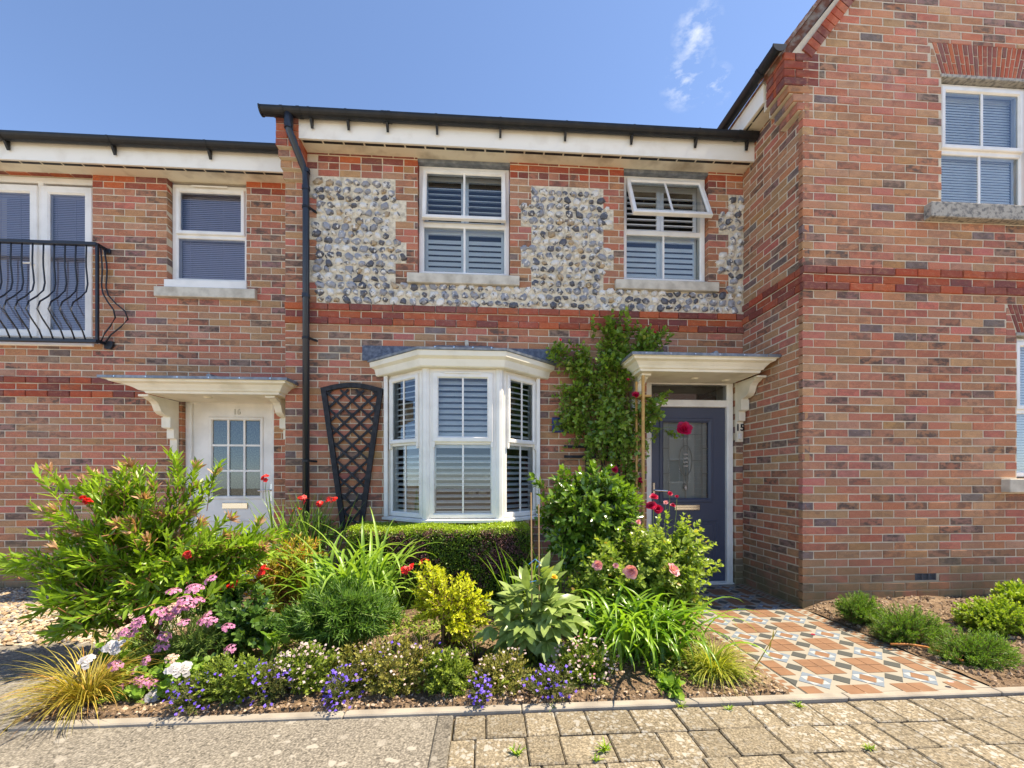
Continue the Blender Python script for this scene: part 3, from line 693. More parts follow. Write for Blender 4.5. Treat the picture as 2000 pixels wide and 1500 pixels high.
b = MB(); bay_slab(b, [(-.06, -.02), (-.06, .758)]); b.build('bay_base', T['mortar'], bay)

# front door and canopy
def canopy(root, x0, x1, yw, zt, deep, left=.13, right=.13, zh=.135):
    """flat door hood with a cyma cornice on three sides"""
    prof = [(0, 0), (.012, .0), (.018, .022), (.032, .028), (.045, .05), (.075, .085), (.108, .100), (.115, .118), (.13, .122), (.13, zh)]
    ys = yw - deep + .13; m = MB(); zb = zt - zh; rings = []
    for o, z in prof:
        k = o / .13; rings.append([(x0 + left * (1 - k), yw, zb + z), (x0 + left * (1 - k), ys - o, zb + z), (x1 - right * (1 - k), ys - o, zb + z), (x1 - right * (1 - k), yw, zb + z)])
    n = 4; m.add([p for g in rings for p in g], [(j * n + i, j * n + (i + 1) % n, (j + 1) * n + (i + 1) % n, (j + 1) * n + i) for j in range(len(rings) - 1) for i in range(n)] + [(3, 2, 1, 0)])
    c = m.build('door_canopy', T['cream'], root)
    e = .012; zl = zt; m = MB()
    lo = [(x0 - e, yw), (x0 - e, yw - deep - e), (x1 + e, yw - deep - e), (x1 + e, yw)]
    m.add([(x, y, zl - .008) for x, y in lo] + [(x, y, zl + .018) for x, y in lo] + [(x0 + .03, yw, zl + .06), (x0 + .03, yw - deep + .05, zl + .028), (x1 - .03, yw - deep + .05, zl + .028), (x1 - .03, yw, zl + .06)],
          [(3, 2, 1, 0)] + [(i, (i + 1) % 4, (i + 1) % 4 + 4, i + 4) for i in range(4)] + [(i + 4, (i + 1) % 4 + 4, (i + 1) % 4 + 8, i + 8) for i in range(4)] + [(8, 9, 10, 11)])
    ld = m.build('lead_roof', T['lead'], c)
    xm = x0 + (x1 - x0) * .57; m = MB(); m.tube([(xm, yw - deep + .02, zl + .03), (xm, yw - .01, zl + .075)], .022, 8); m.build('lead_roll', T['lead'], ld)
    k = (x1 - x0); 
    for i in range(6): one('lead_nail', T['steel'], ld, 'tube', [(x0 + k * (i + .5) / 6, yw - deep - e - .004, zl + .006), (x0 + k * (i + .5) / 6, yw - deep - e, zl + .006)], .007, 8)
    return c, zb
def bracket(par, x0, x1, yw, zt, h, deep):
    """scrolled console on a wall plate"""
    s = deep / .5; k = h / .66
    pr = [(0, 0), (.50 * s, 0), (.50 * s, -.02 * k), (.46 * s, -.025 * k), (.43 * s, -.04 * k), (.375 * s, -.055 * k), (.34 * s, -.08 * k), (.32 * s, -.115 * k), (.30 * s, -.15 * k), (.26 * s, -.175 * k), (.20 * s, -.188 * k), (.155 * s, -.19 * k), (.155 * s, -.32 * k), (.09 * s, -.325 * k), (.09 * s, -.43 * k), (.03, -.435 * k), (.03, -h), (0, -h)]
    m = MB(); m.prism(pr, lambda p: (x0, yw - p[0], zt + p[1]), lambda p: (x1, yw - p[0], zt + p[1])); b = m.build('bracket', T['cream'], par)
    one('bracket_cap', T['cream'], b, 'cbox', x0 - .015, x1 + .012, yw - .52 * s, yw - .44 * s, zt - .024, zt - .001, .004)
    one('bracket_cap', T['cream'], b, 'cbox', x0 - .012, x1 + .008, yw - .165 * s, yw - .08 * s, zt - .315 * k, zt - .20 * k, .004)
    return b
can, zb = canopy(H15, 1.425, 2.905, MY, 2.405, .60)
for xa in (2.825, 1.60): bracket(can, xa, xa + .075, MY - .002, zb - .001, .66, .39)
for x, y in ((2.24, MY - .22), (2.62, MY - .16)):
    one('soffit_light', T['cream'], can, 'tube', [(x, y, zb - .014), (x, y, zb + .002)], [.03, .045], 16)
fm = MB(); x0, x1 = 1.805, 2.822
fm.ring(x0, x1, -.05, 2.33, FR(.068, .09)); fm.cbox(x0 + .06, x1 - .06, .004, .085, 2.008, 2.088, .006); fm.M = None
fo = MB(); fo.M = wallM(0, MY + .03); fo.add(fm.v, fm.f); fo.cbox(x0 + .0, x1 - .0, -.012, .03, 2.29, 2.335, .005); fo.box(x0 + .01, x1 - .01, -.04, .06, -.02, .012)
frame = fo.build('door_frame', T['white'], H15)
DM = wallM(0, MY + .075); lf = MB(); lf.M = DM
gx0, gx1, gz0, gz1 = 2.02, 2.56, .965, 1.84
# leaf: a slab with a glazed opening and two raised lower panels
lx0, lx1 = 1.875, 2.752
for a, b_, c, d in ((lx0, gx0, .02, 2.005), (gx1, lx1, .02, 2.005), (gx0, gx1, .02, gz0), (gx0, gx1, gz1, 2.005)): lf.box(a, b_, 0, .045, c, d)
door = lf.build('front_door', T['grey'], H15, 'dark grey composite door with leaded glass')
k = MB(); k.M = DM; k.ring(gx0 - .045, gx1 + .045, gz0 - .045, gz1 + .045, [(0, .002), (0, -.006), (.008, -.012), (.03, -.012), (.05, .004), (.05, .02)]); k.build('glazing_bead', T['grey'], door)
for a, b_ in ((1.95, 2.27), (2.35, 2.67)):
    k = MB(); k.M = DM; k.ring(a, b_, .18, .72, [(0, .002), (.004, -.007), (.018, -.007), (.028, .003)]); k.cbox(a + .05, b_ - .05, -.006, .01, .23, .67, .008); k.build('raised_panel', T['grey'], door)
one('glass_panel', T['glass'], door, 'quad', gx0, gx1, .014, gz0, gz1, M=DM)
one('glass_backing', simple('pale_glass_backing', (.34, .33, .30), .9, .1), door, 'box', gx0 - .01, gx1 + .01, .05, .06, gz0 - .01, gz1 + .01, M=DM)  # plain grey sheet added to make the dark door glass look paler
le = MB(); le.M = DM; yl = (.008, .0135)
def came(a, b_, wd=.006): le.bar((a[0], .011, a[1]), (b_[0], .011, b_[1]), wd, .005)
cxx, czz = (gx0 + gx1) / 2, 1.40
came((gx0 + .075, gz0), (gx0 + .075, gz1)); came((gx1 - .075, gz0), (gx1 - .075, gz1)); came((cxx - .02, gz0 + .12), (cxx - .02, gz1)); came((cxx + .02, gz0 + .12), (cxx + .02, gz1)); came((cxx, gz0), (cxx, gz0 + .09))
for zq in (1.25, 1.54):
    came((gx0, zq), (gx0 + .075, zq), .008); came((gx1 - .075, zq), (gx1, zq), .008)
came((gx0 + .075, czz), (cxx - .075, czz)); came((cxx + .075, czz), (gx1 - .075, czz)); came((gx0 + .22, 1.70), (gx1 - .075, 1.70))
el = [(cxx + .075 * math.cos(t * math.pi / 12), czz + .175 * math.sin(t * math.pi / 12)) for t in range(25)]
for a, b_ in zip(el, el[1:]): came(a, b_)
dmd = [(cxx, gz0 + .085), (cxx + .024, gz0 + .125), (cxx, gz0 + .165), (cxx - .024, gz0 + .125), (cxx, gz0 + .085)]
for a, b_ in zip(dmd, dmd[1:]): came(a, b_)
le.build('leaded_cames', T['leading'], door)
k = MB(); k.M = DM
for zq in (1.33, 1.375, 1.42, 1.465): k.box(cxx - .026, cxx + .026, .004, .012, zq, zq + .014)
k.prism([(0, -.03), (.017, 0), (0, .03), (-.017, 0)], lambda p: (cxx + p[0], .004, gz0 + .125 + p[1]), lambda p: (cxx + p[0], .012, gz0 + .125 + p[1])); k.build('bevel_jewels', T['frost'], door)
one('transom_pane', T['glass'], frame, 'quad', x0 + .066, x1 - .066, .03, 2.086, 2.265, M=wallM(0, MY + .03))
one('transom_backing', T['dark'], frame, 'box', x0 + .05, x1 - .05, .25, .26, 2.0, 2.33, M=wallM(0, MY + .03))
k = MB(); k.M = DM; k.cbox(2.15, 2.45, -.016, .0, .83, .895, .006); k.cbox(2.165, 2.435, -.022, -.015, .838, .868, .004); k.build('letter_plate', T['chrome'], door)
k = MB(); k.M = DM; k.cbox(1.895, 1.925, -.012, 0, 1.0, 1.15, .005); k.tube([(1.91, -.01, 1.06), (1.91, -.045, 1.06), (1.93, -.05, 1.06), (2.05, -.05, 1.055)], .010, 8); k.build('door_handle', T['chrome'], door)
def text(name, s, size, loc, m, parent, deep=.003):
    cu = bpy.data.curves.new(name, 'FONT'); cu.body = s; cu.size = size; cu.extrude = deep; cu.align_x = 'CENTER'; cu.align_y = 'CENTER'; cu.offset = .0026
    t = bpy.data.objects.new(name, cu); col.objects.link(t); bpy.context.view_layer.update()
    me = bpy.data.meshes.new_from_object(t); bpy.data.objects.remove(t); me.materials.clear(); me.materials.append(m)
    o = bpy.data.objects.new(name, me); col.objects.link(o); o.parent = parent; o.location = Vector(loc) - world_origin(parent); o.rotation_euler = (math.pi / 2, 0, 0); return o
text('house_number', '15', .105, (2.862, MY - .036, 1.765), T['ink'], H15)
k = MB(); k.cbox(2.835, 2.875, MY - .055, MY - .031, 1.635, 1.70, .005); k.build('doorbell', T['white'], H15)

# ================================================================== LEFT HOUSE (number 16)
H16 = empty('terraced_house', (-4, LY, 0), 'left brick terraced house with iron balcony and white front door', 'house', 'terraced houses')
FW = (-5.56, -4.34, 2.72, 4.55); W3 = (-3.556, -2.70, 3.40, 4.56); D16 = (-3.40, -2.40, 0, 2.12)
X16 = -6.6
z16 = 2.317 - .075 * 40
holes16 = [FW, W3, D16]
def style16(x, z):
    if 2.092 < z < 2.317 or z > 4.49: return 'red'
    if z > 4.415: return 'red' if int(math.floor((x + 9) / .1125)) % 2 else 'mix'
    return 'mix'
p16 = lay(X16, XL - .02, -.05, 4.58, z16, -3.55, holes16, style16, lambda x, z: .012 if (2.242 < z < 2.317 or 2.092 < z < 2.167) else 0)
build_bricks(H16, [(p16, LM)], 300, lambda u, v: v > 960 or (u < 225 and 470 < v < 680 and u < 190), 7)
sheet(X16, XL + .01, -.2, 4.6, holes16, LM).build('wall', T['mortar'], H16)
eaves(H16, X16, XL - .0, LY, 4.555, .18, .20)
gutter(H16, (X16, LY - .26, 4.752), (XL - .06, LY - .26, 4.760), brackets=[1.63, 2.68, 3.65], caps=(True, True))
roof = MB(); roof.add([(X16, LY - .2, 4.77), (XL, LY - .2, 4.77), (XL, LY + 4.2, 7.5), (X16, LY + 4.2, 7.5)], [(0, 1, 2, 3)]); roof.build('roof', T['rooftile'], H16)
b = MB(); b.box(X16, XL, LY + .75, LY + 4.2, -.1, 4.72); b.build('house_body', T['mortar'], H16)
window(H16, Matrix.Translation((W3[0] + .005, LY + .075, 0)), W3[1] - W3[0] - .01, 3.42, 4.54, 3.96, inner='blind', bars=False, fw=.06, label='white casement with closed grey blind')
sill(H16, W3[0] - .105, W3[1] + .12, 3.215, 3.325, LY - .05, LY + .09, T['stone']); one('cill_board', T['white'], H16, 'cbox', W3[0] - .02, W3[1] + .01, LY - .02, LY + .10, 3.327, 3.42, .006)
# french window behind the balcony
fr = MB(); fr.M = wallM(0, LY + .07); fr.ring(FW[0], FW[1], FW[2], FW[3], FR(.06, .07)); xm = -4.945; fr.cbox(xm - .03, xm + .03, .0, .06, FW[2] + .05, FW[3] - .05, .006)
fw_ = fr.build('french_window', T['white'], H16)
for a, b_ in ((FW[0] + .05, xm - .02), (xm + .02, FW[1] - .05)):
    k = MB(); k.M = fr.M; k.ring(a, b_, FW[2] + .05, FW[3] - .10, [(0, .03), (0, -.014), (.006, -.02), (.07, -.02), (.085, -.005), (.085, .03)]); k.build('door_leaf', T['white'], fw_)
    one('pane', T['glass'], fw_, 'quad', a + .083, b_ - .083, .0, FW[2] + .133, FW[3] - .183, M=fr.M)
    k = MB(); k.M = fr.M; blind(k, a + .07, b_ - .07, FW[2] + .12, FW[3] - .17, .04, .02); k.build('blind', T['greyslat'], fw_)
k = MB(); k.M = fr.M; k.tube([(xm - .05, -.02, 3.57), (xm - .05, -.05, 3.57), (xm - .13, -.05, 3.565)], .009, 8); k.build('door_handle', T['white'], fw_)
one('room_interior', T['dark'], fw_, 'box', FW[0], FW[1], .25, .26, FW[2], FW[3], M=fr.M)
one('door_cill', T['white'], fw_, 'cbox', FW[0] - .02, FW[1] + .02, -.09, .06, FW[2] - .07, FW[2] + .0, .006, M=fr.M)
# bellied iron balcony
yb = LY - .11; bal = MB(); zt, zb2 = 3.735, 2.69; xb0, xb1 = -5.75, -4.19
bal.cbox(xb0, xb1, yb - .02, yb + .02, zt - .025, zt + .012, .004); bal.cbox(xb0, xb1, yb - .02, yb + .02, zb2 - .03, zb2 + .012, .004)
for xe in (xb0, xb1):
    bal.box(xe - .012, xe + .012, yb, LY + .01, zt - .022, zt + .008); bal.cbox(xe - .012, xe + .05, LY - .02, LY + .012, zt - .05, zt + .0, .004)
    bal.box(xe - .012, xe + .012, yb, LY + .01, zb2 - .022, zb2 + .008); bal.prism([(0, -.06), (.06, -.065), (.085, -.03), (.085, .02), (0, .02)], lambda p, xe=xe: (xe + p[0], LY - .03, zb2 + p[1]), lambda p, xe=xe: (xe + p[0], LY - .005, zb2 + p[1]))
bal.box(xb1 - .012, xb1 + .012, yb - .012, yb + .012, zb2, zt)
balo = bal.build('balcony_railing', T['iron'], H16, 'black iron balcony railing with bellied bars')
def belly(t):      # t 0 top .. 1 bottom; outward bulge
    return .20 * math.exp(-((t - .73) / .17) ** 2) + .03 * math.exp(-((t - .25) / .2) ** 2)
x = xb1 - .105
while x > xb0 + .05:
    k = MB(); k.tube([(x, yb - belly(t / 12) + (.03 if 0 < t < 12 else 0) * math.sin(math.pi * t / 12), zt + (zb2 - zt) * t / 12) for t in range(13)], .0075, 6); k.build('bar', T['iron'], balo, smooth=True); x -= .108
for yq, sgn in ((yb + .03, .8), (yb + .07, 1.3)):
    k = MB(); k.tube([(xb1 + belly(t / 12) * sgn - .0, yq, zt + (zb2 - zt) * t / 12) for t in range(13)], .0075, 6); k.build('bar', T['iron'], balo, smooth=True)
# white door with nine panes and its hood
can16, zb = canopy(H16, -3.74, -1.985, LY, 2.185, .60, left=.37, right=.14, zh=.13)
bracket(can16, -3.50, -3.425, LY - .002, zb - .001, .64, .42); bracket(can16, -2.26, -2.185, LY - .002, zb - .001, .64, .42)
one('soffit_light', T['cream'], can16, 'tube', [(-2.92, LY - .3, zb - .014), (-2.92, LY - .3, zb + .002)], [.03, .045], 16)
k = MB(); k.M = wallM(0, LY + .06); k.ring(-3.40, -2.40, -.05, 2.115, FR(.06, .08)); fr16 = k.build('door_frame', T['white'], H16)
DM = wallM(0, LY + .10); k = MB(); k.M = DM; ax0, ax1, az0, az1 = -3.135, -2.60, .99, 1.87; lx0, lx1 = -3.345, -2.455
for a, b_, c, d in ((lx0, ax0, .02, 2.06), (ax1, lx1, .02, 2.06), (ax0, ax1, .02, az0), (ax0, ax1, az1, 2.06)): k.box(a, b_, 0, .045, c, d)
d16 = k.build('front_door', T['white'], H16, 'white door with nine small panes')
k = MB(); k.M = DM; k.ring(ax0 - .035, ax1 + .035, az0 - .035, az1 + .035, [(0, .002), (0, -.005), (.008, -.01), (.03, -.01), (.04, .004), (.04, .02)])
for i in (1, 2):
    xq = ax0 + (ax1 - ax0) * i / 3; zq = az0 + (az1 - az0) * i / 3
    k.box(xq - .011, xq + .011, .0, .02, az0, az1); k.box(ax0, ax1, .001, .019, zq - .011, zq + .011)
k.build('glazing_bead', T['white'], d16)
for i in range(3):
    for j in range(3):
        a, c = ax0 + (ax1 - ax0) * i / 3, az0 + (az1 - az0) * j / 3; one('pane', T['glass'], d16, 'quad', a + .012, a + (ax1 - ax0) / 3 - .012, .012, c + .012, c + (az1 - az0) / 3 - .012, M=DM)
obs = simple('obscure_glass', (.055, .06, .035), .35, .5, var=((.15, .16, .10), 70, .45, .65)); one('glass_backing', obs, d16, 'box', ax0 - .01, ax1 + .01, .022, .03, az0 - .01, az1 + .01, M=DM)
for a, b_ in ((-3.22, -2.93), (-2.87, -2.58)):
    k = MB(); k.M = DM; k.ring(a, b_, .2, .72, [(0, .002), (.004, -.006), (.016, -.006), (.026, .003)]); k.build('raised_panel', T['white'], d16)
k = MB(); k.M = DM; k.cbox(-3.02, -2.735, -.014, 0, .845, .915, .005); k.build('letter_plate', T['chrome'], d16)
k = MB(); k.M = DM; k.cbox(-2.485, -2.458, -.012, 0, .93, 1.14, .004); k.tube([(-2.472, -.01, 1.06), (-2.472, -.045, 1.06), (-2.60, -.05, 1.055)], .009, 8); k.build('door_handle', T['steel'], d16)
text('house_number', '16', .085, (-2.86, LY + .096, 1.96), simple('cream_numeral', (.62, .58, .50), .4), d16)

# ================================================================== RIGHT HOUSE (gabled)
HR = empty('terraced_house', (4, RY, 0), 'right brick house with steep gable standing forward of the others', 'house', 'terraced houses')
XC = 2.905; ZR = 2.93; zr = ZR - .075 * 60; EV = 5.10; SL = 1.33
RW1, RW2 = (4.275, 5.205, 3.75, 4.965), (5.045, 5.95, 1.195, 2.555)
def limR(z, a, b):
    if z > EV - .02: a = max(a, 2.86 + (z - EV) / SL + .15)
    return a, b
vous = []
def arch(xc, hw0, hw1, z0, z1, n=22):
    """flat gauged arch: voussoirs fanning out"""
    for i in range(n):
        a0, a1 = -hw0 + 2 * hw0 * i / n, -hw0 + 2 * hw0 * (i + 1) / n; b0, b1 = -hw1 + 2 * hw1 * i / n, -hw1 + 2 * hw1 * (i + 1) / n; g = .0062
        s = .36 if i % 2 else .64
        for t0, t1 in ((0, s - .017), (s + .017, 1)):
            pt = lambda a, b, t, gg: (xc + a + (b - a) * t + gg, z0 + (z1 - z0) * t)
            vous.append([pt(a0, b0, t0, g), pt(a1, b1, t0, -g), pt(a1, b1, t1, -g), pt(a0, b0, t1, g)])
arch(4.74, .465, .565, 5.0, 5.285); arch(5.50, .455, .555, 2.588, 2.85)
archhole = [(4.165, 5.315, 4.965, 5.285), (4.935, 6.065, 2.555, 2.85)]
AIR = (4.01, 4.225, .245, .31)
styR = lambda x, z: 'red' if ZR < z < ZR + .225 else 'mix'
prR = lambda x, z: .015 if (ZR + .15 < z < ZR + .225 or ZR < z < ZR + .075) else 0
pR = lay(XC, 6.6, -.08, 6.6, zr, XC, [RW1, RW2, AIR] + archhole, styR, prR, limR)
# bricks beside the splayed arches
kn = []
for i in range(7):
    za = ZR + .075 * (22 + i); out = .175 if i >= 3 else .045 * (i + 1)
    if i >= 3:
        c_ = XC - out + (.215 if i % 2 else .1025); kn += [(XC - out, c_, za + .005, za + .07, 'red', 0, True), (c_ + .01, XC + .155, za + .005, za + .07, 'red', 0, True)]
    else: kn += [(XC - out, XC + .10, za + .005, za + .07, 'mix', 0, True)]
def trim(p):
    k = round((p[2] - .005 - (ZR + .075 * 22)) / .075)
    lo = XC + .165 if 3 <= k <= 6 else XC + .11 if 0 <= k <= 2 else None
    return p if lo is None or p[0] >= lo else (lo,) + p[1:]
pR = [q for q in map(trim, pR) if q[1] - q[0] > .025]
pRet = lay(-.02, MY - RY - .002, -.08, 5.05, zr, MY - RY - .215, [], styR, prR, flip=1)
build_bricks(HR, [(pR + kn, RM), (pRet, RETM @ Matrix.Translation((0, -(.0), 0)))], 300, lambda u, v: False, 9)
b = sheet(XC + .006, 6.6, -.2, EV, [RW1, RW2, AIR], RM); b.M = RM
b.add([(XC - .10, .0035, EV), (6.6, .0035, EV), (6.6, .0035, EV + SL * 3.6)], [(0, 1, 2)])
b.M = RETM; b.add([(-.02, .0035, -.2), (MY - RY - .0035, .0035, -.2), (MY - RY - .0035, .0035, 5.1), (-.02, .0035, 5.1)], [(0, 1, 2, 3)]); b.M = None
b.box(XC - .16, XC + .1, RY + .012, RY + .30, ZR + .075 * 25, ZR + .075 * 29); b.box(XC - .12, XC + .1, RY + .012, RY + .28, ZR + .075 * 24, ZR + .075 * 25); b.box(XC - .08, XC + .1, RY + .012, RY + .26, ZR + .075 * 23, ZR + .075 * 24); b.box(XC - .035, XC + .1, RY + .012, RY + .24, ZR + .075 * 22, ZR + .075 * 23)
b.build('wall', T['mortar'], HR)
# side faces of the corbel, as brick ends
cb = MB(); rr = random.Random(4)
for i in range(7):
    za = ZR + .075 * (22 + i); out = .175 if i >= 3 else .045 * (i + 1)
    for j in range(2):
        cb.cc = brick_colour('red' if i >= 3 else 'mix', rr); cb.cbox(XC - out, XC - out + .05, RY + .055 + .1 * j + .0, RY + .15 + .1 * j, za + .005, za + .07, .003)
cb.build('corbel_brick', T['brick'], HR)
vb = MB(); rr = random.Random(6)
for q in vous:
    vb.cc = brick_colour('red', rr); vb.prism(q, lambda p: (p[0], RY + .03, p[1]), lambda p: (p[0], RY - .0005, p[1]))
    if len(vb.v): vb.build('voussoir', T['brick'], HR); vb = MB()
wd = MB()                                                     # cut bricks filling the skewback wedges
for (xc, hw0, hw1, z0, z1, xa, xb) in ((4.74, .465, .565, 4.965, 5.285, 4.165, 5.315), (5.50, .455, .555, 2.555, 2.85, 4.935, 6.065)):
    for k in range(5):
        za, zc_ = z0 + .068 * k, z0 + .068 * k + .058
        if zc_ > z1: zc_ = z1
        e = lambda z: hw0 + .012 + (hw1 - hw0) * max(0, (z - z0 - .03) / (z1 - z0))
        for sg in (-1, 1):
            xe0, xe1 = xc + sg * e(za), xc + sg * e(zc_); xo = xa + .004 if sg < 0 else xb - .004
            if (xo - xe1) * sg > .01:
                wd.cc = brick_colour('mix', rr); wd = MB(); wd.cc = brick_colour('mix', rr); wd.prism([(xo, za), (xe0, za), (xe1, zc_), (xo, zc_)] if sg < 0 else [(xe0, za), (xo, za), (xo, zc_), (xe1, zc_)], lambda p: (p[0], RY + .05, p[1]), lambda p: (p[0], RY + .001, p[1])); wd.build('skewback_brick', T['brick'], HR)
for x0_, x1_, zz in ((RW1[0] - .01, RW1[1] + .01, 4.965), (RW2[0] - .01, RW2[1] + .01, 2.553)): one('stone_lintel', T['oldstone'], HR, 'cbox', x0_, x1_, RY - .006, RY + .12, zz, zz + .033, .004)
window(HR, Matrix.Translation((RW1[0] + .003, RY + .055, 0)), RW1[1] - RW1[0] - .006, 3.77, 4.96, 4.32, inner='whiteblind', vent=False, fw=.05, label='white casement with lowered white blind')
window(HR, Matrix.Translation((RW2[0] + .003, RY + .055, 0)), RW2[1] - RW2[0] - .006, 1.215, 2.55, 1.85, inner='whiteblind', vent=False, fw=.05)
sill(HR, RW1[0] - .18, RW1[1] + .18, 3.61, 3.75, RY - .07, RY + .1, T['oldstone']); sill(HR, RW2[0] - .165, RW2[1] + .165, 1.066, 1.195, RY - .07, RY + .1, T['stone'])
k = MB(); k.box(AIR[0], AIR[1], RY + .02, RY + .03, AIR[2], AIR[3])
for i in range(4): x = AIR[0] + .004 + i * .066; k.box(x, x + .006, RY + .002, RY + .02, AIR[2], AIR[3])
for i in range(5): zq = AIR[2] + .002 + i * .0145; k.box(AIR[0], AIR[1], RY + .004, RY + .018, zq, zq + .004)
k.build('air_brick', simple('grey_air_brick', (.10, .10, .11), .5), HR)
# eaves along the return wall and gutter above it
EM = wallM(0, 0, -math.pi / 2)
zse = EV - .20
b = MB(); b.box(XC - .165, XC + .02, RY + .28, MY + 3, zse, zse + .012); so = b.build('soffit', T['soffit'], HR)
one('fascia_board', T['fascia'], HR, 'box', XC - .183, XC - .165, RY + .28, MY + 3, zse - .012, zse + .2)
for i in range(5): one('soffit_vent', T['black'], so, 'box', XC - .14, XC - .125, RY + .32 + .208 * i, RY + .51 + .208 * i, zse - .003, zse + .001)
gutter(HR, (XC - .245, RY - .03, EV + .03), (XC - .245, MY + 3, EV + .05), brackets=[], unions=[.24, 1.2], caps=(True, False), into=(1, 0, 0))
# roof slope, verge tiles, verge bricks
ang = math.atan(SL); vx, vz = math.cos(ang), math.sin(ang); ox, oz = XC - .20, EV - .01
rf = MB(); RL = 5.5
rf.add([(ox, RY + .03, oz), (ox + vx * RL, RY + .03, oz + vz * RL), (ox + vx * RL, RY + 6, oz + vz * RL), (ox, RY + 6, oz), (ox + .06, RY + .03, oz - .05), (ox + vx * RL + .06, RY + .03, oz + vz * RL - .05), (ox + vx * RL + .06, RY + 6, oz + vz * RL - .05), (ox + .06, RY + 6, oz - .05)], [(0, 1, 2, 3), (7, 6, 5, 4), (0, 4, 5, 1), (0, 3, 7, 4)])
x2 = ox + vx * RL; rf.add([(x2, RY + .03, oz + vz * RL), (x2 + vx * RL, RY + .03, oz), (x2 + vx * RL, RY + 6, oz), (x2, RY + 6, oz + vz * RL)], [(0, 1, 2, 3)])
rfo = rf.build('roof', T['rooftile'], HR); rr = random.Random(2)
for i in range(16):
    a = i * .10; m_ = MB(); tl = .26; lift = .012
    px0, pz0 = ox + vx * (a - .03), oz + vz * (a - .03); nx, nz = -vz, vx
    for j in range(2):
        y0 = RY - .04 + j * .17 + rr.uniform(-.006, .006); t0 = .014 + rr.uniform(0, .006)
        q = [(px0 + nx * (lift + .022), pz0 + nz * (lift + .022)), (px0 + nx * lift * .2, pz0 + nz * lift * .2), (px0 + vx * tl + nx * .002, pz0 + vz * tl + nz * .002), (px0 + vx * tl + nx * t0, pz0 + vz * tl + nz * t0)]
        m_.prism(q, lambda p: (p[0], y0, p[1]), lambda p: (p[0], y0 + .163, p[1]))
    m_.build('roof_tile', T['rooftile'], rfo)
bo = MB(); rr = random.Random(12)
for i in range(22):
    a = .16 + i * .075; px0, pz0 = 2.80 + vx * a, EV - .10 + vz * a; nx, nz = vz, -vx
    bo = MB(); bo.cc = brick_colour('red', rr)
    q = [(px0, pz0), (px0 + vx * .065, pz0 + vz * .065), (px0 + vx * .065 + nx * .112, pz0 + vz * .065 + nz * .112), (px0 + nx * .112, pz0 + nz * .112)]
    bo.prism(q, lambda p: (p[0], RY + .03, p[1]), lambda p: (p[0], RY - .012, p[1])); bo.build('verge_brick', T['brick'], HR)
b = MB(); b.box(XC + .02, 8.5, RY + .75, RY + 6, -.1, EV); b.add([(XC + .02, RY + .75, EV), (8.5, RY + .75, EV), (5.7, RY + .75, EV + 3.6), (XC + .02, RY + 6, EV), (8.5, RY + 6, EV), (5.7, RY + 6, EV + 3.6)], [(0, 1, 2), (5, 4, 3), (0, 2, 5, 3), (1, 4, 5, 2)])
b.box(XC + .02, XC + .05, RY + .012, RY + .75, -.1, EV); b.build('house_body', T['mortar'], HR)

#@@GROUND
# ================================================================== HOUSE ACROSS THE ROAD (mirrored in the panes)
HO = empty('opposite_house', (0, -12, 0), 'pale house across the road, mirrored in the grey door glass', 'house')
one('wall', simple('pale_render', (.50, .44, .36), .9, .2, var=((.42, .36, .29), 2, .4, .6)), HO, 'box', 6, 17, -18, -12, -.1, 5.0)
m = MB(); m.prism([(-11.6, 5.15), (-18.4, 5.15), (-15, 8.0)], lambda p: (5.7, p[0], p[1]), lambda p: (17.3, p[0], p[1])); m.build('roof', T['rooftile'], HO)
for i in range(4):
    for z_ in (.9, 3.2):
        x_ = 7 + i * 2.6; wn = one('window', T['white'], HO, 'box', x_, x_ + 1.2, -12, -11.93, z_, z_ + 1.3)
        for a in (0, 1): one('pane', T['dark'], wn, 'box', x_ + .08 + a * .54, x_ + .58 + a * .54, -11.93, -11.92, z_ + .08, z_ + 1.22)
# ================================================================== GROUND
tag(one('ground', T['earth'], None, 'box', -60, 60, -40, 80, -.30, -.12), kind='structure')
b = MB(); b.box(-30, -.245, .3, 2.132, -.11, -.012); b.box(-30, -2.32, 2.132, 3.25, -.11, -.008); pv = b.build('pavement', T['tarmac'], None, kind='structure')
tag(one('road', simple('pale_bounce_road', (.40, .345, .27), .9, .2, var=((.33, .285, .225), 3, .35, .65), bump=(120, .4)), None, 'box', -40, 40, -14, .30, -.13, -.035), kind='structure')  # unseen pale surface, added to bounce warm sunlight onto the facades
b = MB(); b.box(-.244, 30, .3, 2.132, -.11, -.034); bed_ = b.build('block_paving', simple('joint_sand', (.15, .115, .075), .95, .1, var=((.06, .07, .02), 14, .5, .7)), None, kind='structure')
r = random.Random(21)
PAV = {}
def paver_mesh(l, d):
    k = (round(l, 3), round(d, 3))
    if k not in PAV:
        m = MB(); m.cbox(-l / 2, l / 2, -d / 2, d / 2, -.06, 0, .006); o = m.build('paving_block', T['paver'], None, local=True); PAV[k] = o.data; bpy.data.objects.remove(o)
    return PAV[k]
y = 2.128; row = 0
while y > .55:
    d = .193; x = -.155 + r.uniform(-.02, .0) if row % 2 else -.155
    while x < 6.4:
        l = r.choice([.118, .157, .157, .196, .235, .235]); xe = x
        instance('paving_block', paver_mesh(l - .005, d - .006), bed_, (xe + l / 2, y - d / 2, -.012 + r.uniform(-.003, .003)), (r.gauss(0, .006), r.gauss(0, .006), r.gauss(0, .006)))
        x += l
    y -= d; row += 1
for i in range(5):
    m = MB(); y1 = 2.128 - i * .42; m.cbox(-.243, -.163, y1 - .413, y1, -.08, -.008, .006); m.build('edging_strip', T['tarmac'], bed_)
kb = empty('kerb', (0, 2.16, 0), kind='structure'); x = -2.30
